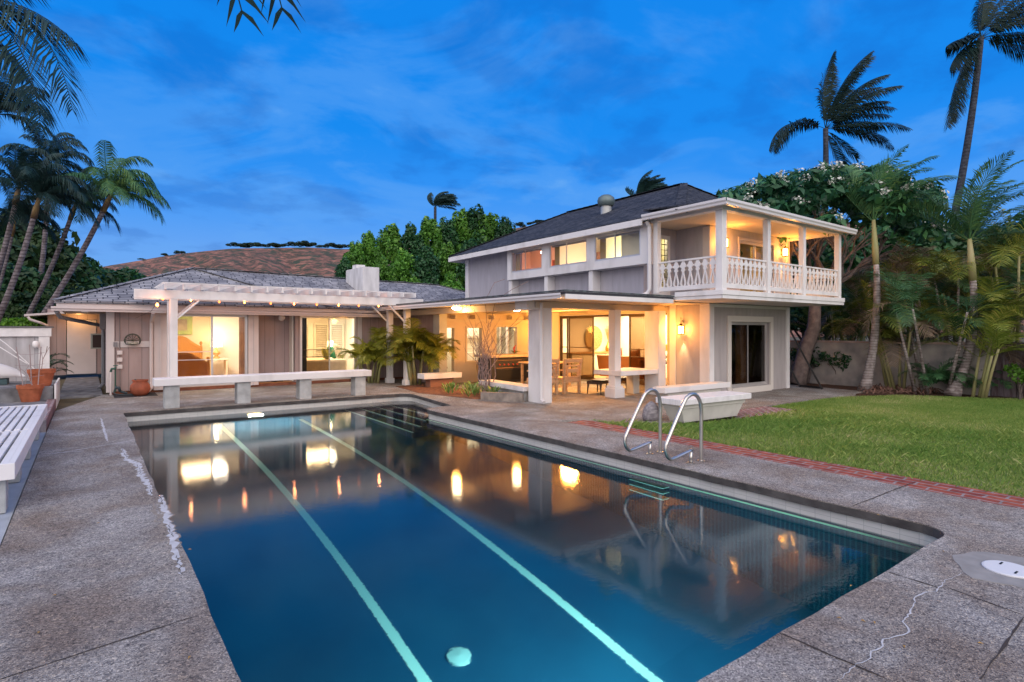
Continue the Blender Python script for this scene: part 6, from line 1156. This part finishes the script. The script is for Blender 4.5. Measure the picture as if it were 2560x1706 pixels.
pt_ = thing('raised_kerb_bed', (-2, 16.5, 0), 'stepped grey concrete ledge with red brick edge holding the flower pots', 'ledge'); MB().extrude([(-9, 14.9), (-.72, 15.3), (-.72, 16.75), (-9, 16.75)], [], -.05, .15).build('lower_step', DCONC, pt_, bevel=.01); MB().extrude([(-9, 16.6), (-.62, 16.6), (-.60, 18.85), (-9, 18.85)], [], -.05, .45).build('upper_step', DCONC, pt_, bevel=.01)
MB().box(-.72, -.57, 12.75, 16.58, -.05, .17).build('brick_edge', BR2, pt_); MB().box(-.60, -.565, 16.58, 18.8, -.05, .50).build('white_edge', WHITE, pt_)
def pot(c, r_, h, label):
    t_ = thing('flower_pot', c, label, 'pot', 'terracotta pots on the concrete ledge', True)
    MB().lathe([(.001, 0), (r_ * .66, 0), (r_ * .93, h * .76), (r_, h * .77), (r_ * 1.02, h), (r_ * .9, h), (r_ * .88, h * .9), (.001, h * .9)], (0, 0, 0), 28, False).build('pot', TERRA, t_, smooth=False); MB().lathe([(.001, h * .92), (r_ * .88, h * .9)], (0, 0, 0), 20, False).build('soil', SOIL, t_); return t_
p1 = at(75, 1005, .15); p2 = at(103, 966, .45); P1 = pot((p1.x, p1.y + .1, .15), .24, .37, 'terracotta pot with stakes on the lower step, nearer one'); P2 = pot((p2.x, p2.y + .1, .45), .255, .38, 'terracotta pot on the upper step, farther one')
sk = MB(); 
for a, b in (((-.12, 0, .33), (-.24, .05, 1.2)), ((.02, .05, .33), (-.02, .08, 1.25)), ((.13, 0, .33), (.18, .05, 1.2))): sk.tube([a, b], .011, 6)
for z in (.55, .8, 1.05): sk.tube([(-.26, .0, z), (0, .02, z - .02), (.24, 0, z + .02)], .004, 4)
sk.tube([(-.1, .05, .33), (-.05, .1, .6), (-.2, .1, .75)], .005, 4).tube([(.05, .0, .33), (-.1, .05, .65), (.0, .1, .85)], .005, 4); sk.build('stakes', mat('stake_wood', (.32, .26, .26), .8), P1)
s2_ = MB(); s2_.tube([(0, 0, .36), (.02, .05, .6), (.08, .05, .75), (.1, .05, .9)], .008, 5).tube([(.02, .05, .6), (-.02, .05, .85)], .005, 5).tube([(.08, .05, .75), (.14, .05, .88)], .005, 5).build('dead_stem', MATS['grey_twig'], P2)
hl = thing('upturned_hull', (-2.4, 17.9, .45), 'white rounded boat hull lying behind the flower pots', 'boat'); hm = MB(); n = 16; vs = []
for i in range(n + 1):
    u_ = i / n; x_ = -3.9 + 2.72 * u_; rr = math.sin(min(1, (1 - u_) * 2.2) * 1.57) ** .6
    for j in range(11): a = math.pi * j / 10; vs.append((x_, 17.95 - .32 * rr * math.cos(a) , .62 + .46 * rr * math.sin(a) + .0))
hm.add(vs, [(i * 11 + j, (i + 1) * 11 + j, (i + 1) * 11 + j + 1, i * 11 + j + 1) for i in range(n) for j in range(10)]); o = hm.build('hull', mat('gelcoat_white', (.62, .62, .62), .3), hl, smooth=True); o.modifiers.new('thick', 'SOLIDIFY').thickness = .02
MB().box(-3.8, -1.5, 17.68, 18.2, .46, .58).build('cradle', mat('teal_tarp', (.05, .09, .10), .8), hl)
cw = MB().tube(smooth([(-1.2, 18.5, .9), (-1.75, 18.6, 1.35), (-2.05, 18.6, 1.66), (-1.98, 18.6, 1.7), (-1.6, 18.55, 1.4), (-1.05, 18.5, .75)]), .012, 6).build('bent_white_pipe', WHITE); tag(cw, 'bent white pipe loop leaning against the board fence', 'pipe')
# wall hung things and pipes on the bedroom wing
fb = thing('wall_basket', (.98, 18.7, 1.45), 'round dark wire basket hanging on the mauve wall', 'basket'); bk = MB(); cx, cy, cz = .985, 18.66, 1.44
for r_ in (.185, .165): bk.tube([(cx + r_ * math.cos(R_(a)), cy, cz + r_ * math.sin(R_(a))) for a in range(-20, 201, 12)], .009, 5)
for a in (30, 60, 90, 120, 150): bk.tube([(cx, cy, cz), (cx + .18 * math.cos(R_(a)), cy, cz + .18 * math.sin(R_(a)))], .006, 4)
bk.tube([(cx - .18, cy, cz - .03), (cx - .15, cy - .12, cz - .09), (cx, cy - .16, cz - .10), (cx + .15, cy - .12, cz - .09), (cx + .18, cy, cz - .03)], .012, 5).tube([(cx - .17, cy, cz + .02), (cx, cy - .14, cz - .01), (cx + .17, cy, cz + .02)], .010, 5)
bk.build('frame', mat('green_black_iron', (.04, .05, .035), .6), fb); MB().box(cx - .12, cx + .12, cy - .1, cy, cz - .1, cz - .03).build('contents', mat('pale_bits', (.35, .33, .28), .8, var=.5, vscale=25), fb)
el = thing('electric_boxes', (.7, 18.7, 1), 'column of small painted electrical boxes and conduit on the mauve wall', 'box'); MB().tube([(.70, 18.70, 2.3), (.70, 18.70, 1.3), (.71, 18.69, .1)], .014, 6).build('conduit', mat('dull_pipe', (.22, .19, .19), .6), el)
for z in (1.12, .93, .74): MB().box(.64, .76, 18.66, 18.72, z - .055, z + .055).build('cover', TRIM, el, bevel=.008)
MB().box(.56, .65, 18.66, 18.72, 1.28, 1.40).build('meter', mat('meter_grey', (.2, .19, .2), .5), el)
vp = thing('standpipe', (.56, 18.6, .1), 'green garden tap on an old standpipe at the corner of the mauve wall', 'tap'); MB().tube([(.50, 18.6, 0), (.50, 18.6, .62)], .028, 8).build('white_pipe', TRIM, vp); MB().tube([(.60, 18.6, .08), (.60, 18.6, .70), (.60, 18.5, .74)], .018, 6).tube([(.50, 18.6, .62), (.52, 18.55, .70), (.60, 18.55, .70)], .03, 6).bar((.55, 18.58, .78), (.66, 18.58, .78), .02, .02).build('tap', mat('patina_tap', (.05, .13, .10), .5, .4), vp)
ho = MB().tube(smooth([(.62, 18.45, .25), (.56, 18.3, .08), (.75, 18.2, .03), (1.0, 18.2, .04), (1.05, 18.1, .25), (1.02, 18.12, .42), (.98, 18.2, .36)]), .014, 6).tube(smooth([(.6, 18.35, .2), (.66, 18.2, .22), (.7, 18.25, .12), (.85, 18.25, .06)]), .035, 6).build('garden_hose', mat('hose_teal', (.05, .07, .08), .5), smooth=True); tag(ho, 'dark garden hose coiled on the ground beside the clay urn', 'hose')
ur_ = MB(); ur_.lathe([(.001, 0), (.13, 0), (.20, .08), (.235, .18), (.22, .28), (.17, .345), (.165, .37), (.19, .41), (.185, .42), (.15, .38), (.001, .33)], (0, 0, 0), 28, False); o = ur_.build('clay_urn', mat('fired_clay', (.30, .085, .045), .7, var=.3, vscale=4, bump=.1), smooth=True); o.location = (1.12, 18.0, 0); tag(o, 'squat reddish clay urn standing in front of the mauve wall', 'urn')
struct(MB().box(.55, 1.5, 17.7, 18.7, -.05, .006).build('drain_gravel', mat('wet_gravel', (.03, .03, .035), .9, var=.5, vscale=25, bump=.8, bscale=30)))
ac = thing('air_conditioner', (.36, 21.9, 1.4), 'window air conditioner sticking out into the side alley', 'air conditioner'); MB().box(.08, .50, 21.55, 22.25, 1.16, 1.62).build('case', mat('ac_cream', (.42, .42, .36), .5), ac, bevel=.01); MB().box(.13, .45, 21.535, 21.549, 1.2, 1.58).build('grille', mat('ac_grille', (.06, .035, .03), .6), ac)
ff = thing('floodlight', (-.1, 18.3, 2.2), 'pair of unlit floodlights under the roof corner', 'lamp'); MB().lathe([(.001, -.02), (.03, 0), (.07, .10), (.075, .13), (.001, .12)], (0, 0, 0), 14, False).build('lamp_head', WHITE, ff, smooth=True).matrix_local = Matrix.Translation((-.22, -.05, -.05)) @ Matrix.Rotation(R_(110), 4, 'X'); MB().lathe([(.001, -.02), (.03, 0), (.07, .10), (.075, .13), (.001, .12)], (0, 0, 0), 14, False).build('lamp_head', WHITE, ff, smooth=True).matrix_local = Matrix.Translation((.12, -.05, -.05)) @ Matrix.Rotation(R_(110), 4, 'X'); MB().box(-.12, .02, 18.24, 18.34, 2.18, 2.31).build('base', TRIM, ff)
mbx = MB().box(.28, .42, 20.0, 20.4, 1.75, 2.2).build('meter_cabinet', mat('cab_grey', (.34, .32, .32), .5), bevel=.01); tag(mbx, 'tall grey meter cabinet high on the alley side of the wing', 'cabinet')
rf_ = thing('alley_fern', (-.95, 20.5, 0), 'dark fern in the gap between fence and side alley', 'plant', None); f = Fr()
for i in range(16): a = i * .8; f.frond((0, 0, .35 + .03 * i), (math.cos(a) * .6, math.sin(a) * .6, .7), .75, 22, .18, .03, 2.0, (0, 0, 0), .2, 9, .008)
f.build('fronds', GR2, rf_)
cb = MB(); rs_ = random.Random(2)
for k in range(4): cb.tube(smooth([(4.5 + rs_.uniform(0, .5), 18.95 + rs_.uniform(0, .2), .1 + rs_.uniform(0, .06)) for _ in range(7)]), .009, 5)
o = cb.build('cable_coil', BLACK); tag(o, 'loose coil of black cable on the ledge between the two glass doors', 'cable')
wh = MB().lathe([(.001, 0), (.05, 0), (.09, .10), (.10, .14), (.001, .13)], (0, 0, 0), 16, False).build('eave_speaker', WHITE, smooth=True); wh.location = (4.95, 19.1, 2.18); wh.rotation_euler = (R_(120), 0, 0); tag(wh, 'white spotlight under the eave between the two glass doors', 'lamp')
# skimmer lid
sk_ = thing('skimmer_lid', (5.27, 1.18, 0), 'round white plastic skimmer lid set in a smooth concrete patch', 'lid'); MB().lathe([(.15, .004), (.15, .012), (.14, .016), (.001, .017)], (5.27, 1.2, 0), 36, False).build('lid', mat('pool_plastic', (.66, .68, .72), .5), sk_)
MB().box(5.18, 5.24, 1.14, 1.152, .0175, .019).box(5.30, 5.36, 1.25, 1.262, .0175, .019).build('finger_slot', BLACK, sk_)
pc2 = [(5.27 + .36 * math.cos(R_(a)) * random.uniform(.85, 1.1), 1.2 + .33 * math.sin(R_(a)) * random.uniform(.85, 1.1)) for a in range(0, 360, 18)]
struct(MB().extrude(pc2, [], -.01, .0035).build('concrete_patch', mat('smooth_patch', (.27, .265, .26), .85, var=.12, vscale=9)))
# ================================================================== HILL
def hill():
    nu, nr = 190, 46; us = np.linspace(-300, 2900, nu); V = []
    prof_u = [-300, 100, 323, 440, 580, 767, 861, 1000, 1100, 1277, 1400, 1700, 2300, 2900]; prof_v = [690, 690, 651, 630, 616, 613, 618, 612, 590, 566, 545, 520, 560, 640]
    for i, u in enumerate(us):
        vr = np.interp(u, prof_u, prof_v); Hm = EYE + (HOR - vr) / F_PX * 520
        for j in range(nr):
            t = j / (nr - 1); d = 150 + 370 * t; z = Hm * (t ** 1.15) if j < nr - 2 else Hm * (.97 if j == nr - 2 else .80)
            if j >= nr - 2: d = 520 + (j - nr + 3) * 30
            p = at(u, HOR, d=d); gul = (math.sin(u * .021 + t * 2.2) * 3.2 + math.sin(u * .052 + t * 5 + 1.3) * 1.8 + math.sin(u * .11 + t * 9) * .8) * math.sin(math.pi * min(1, t * 1.02)) * (1 if j < nr - 3 else .2)
            V.append((p.x, p.y, z + gul - .5))
    F_ = [(i * nr + j, (i + 1) * nr + j, (i + 1) * nr + j + 1, i * nr + j + 1) for i in range(nu - 1) for j in range(nr - 1)]
    m = mat('dry_hillside', (.20, .11, .075), .95); t = m.node_tree; b = t.nodes['Principled BSDF']; tcn = N(t, 'ShaderNodeTexCoord'); mp_ = N(t, 'ShaderNodeMapping'); mp_.inputs['Rotation'].default_value = (0, 0, YAW); mp_.inputs['Scale'].default_value = (.05, .018, .06); L(t, tcn.outputs['Object'], mp_.inputs[0])
    n = N(t, 'ShaderNodeTexNoise'); n.inputs['Scale'].default_value = 2.6; n.inputs['Detail'].default_value = 12; n.inputs['Roughness'].default_value = .72; n.inputs['Distortion'].default_value = 1.0; L(t, mp_.outputs[0], n.inputs['Vector'])
    r = ramp(t, [(.40, (.03, .045, .022)), (.46, (.09, .055, .035)), (.52, (.20, .095, .065)), (.60, (.32, .15, .10)), (.70, (.45, .25, .17))]); L(t, n.outputs[0], r.inputs[0]); mq = N(t, 'ShaderNodeMapping'); mq.inputs['Rotation'].default_value = (0, 0, YAW); mq.inputs['Scale'].default_value = (.10, .035, .12); L(t, tcn.outputs['Object'], mq.inputs[0])
    n3 = N(t, 'ShaderNodeTexNoise'); n3.inputs['Scale'].default_value = 1.5; n3.inputs['Detail'].default_value = 9; n3.inputs['Roughness'].default_value = .68; L(t, mq.outputs[0], n3.inputs['Vector']); rq = ramp(t, [(.53, (0, 0, 0)), (.57, (.9, .9, .9))]); L(t, n3.outputs[0], rq.inputs[0])
    mxh = N(t, 'ShaderNodeMix', data_type='RGBA'); L(t, rq.outputs[0], mxh.inputs[0]); L(t, r.outputs[0], mxh.inputs[6]); mxh.inputs[7].default_value = (.035, .055, .03, 1); L(t, mxh.outputs[2], b.inputs['Base Color'])
    o = raw_mesh('hill', V, F_, m); o.data.polygons.foreach_set('use_smooth', [True] * len(o.data.polygons)); struct(o)
hill()
bush_pair = leaves([(0, 0, 1.2), (1.6, .3, 1.0), (-1.5, 0, 1.0), (.6, .8, 1.9), (-.7, -.5, 1.7)], [1.3, 1.1, 1.1, .9, .9], 160, .38, .8, .5, 1.3); first_b = None
rs_ = random.Random(12)
def hill_z(u, t): return 0
hb = [(354, 645, 1.1), (412, 634, 1.6), (450, 629, 2.0), (590, 611, 2.6), (610, 612, 2.6), (632, 610, 2.8), (655, 612, 2.2), (685, 611, 2.6), (702, 612, 2.2), (735, 610, 2.8), (760, 608, 3.0), (775, 610, 2.6), (805, 614, 1.9), (832, 612, 2.8), (855, 614, 2.4), (880, 614, 2.0), (1300, 560, 2.4), (1325, 556, 1.6), (1350, 552, 2.2), (1380, 548, 2.0)]
HB = leafmat('hill_bush_leaf', (.02, .045, .03), (.04, .08, .05), None, .1, .6, .2); pos_w = 'first second third fourth fifth sixth seventh eighth ninth tenth eleventh twelfth thirteenth fourteenth fifteenth sixteenth seventeenth eighteenth nineteenth last'.split()
bm0 = None
for i, (u, v, s_) in enumerate(hb):
    p = at(u, v + 4, d=512)
    if bm0 is None: o = raw_mesh('hill_bush', bush_pair[0], bush_pair[1], HB); bm0 = o.data
    else: o = bpy.data.objects.new('hill_bush', bm0); COL.objects.link(o)
    o.location = (p.x, p.y, p.z - .4 * s_); o.scale = (s_ * 1.2, s_ * 1.2, s_ * .55); o.rotation_euler.z = i; tag(o, 'small dark bush on the dry hill skyline, ' + pos_w[i] + ' from the left', 'bush', 'bushes on the hill skyline')
# thin blue evening air between the house and the hill
for o in bpy.data.objects:
    if '_loc' in o: del o['_loc']
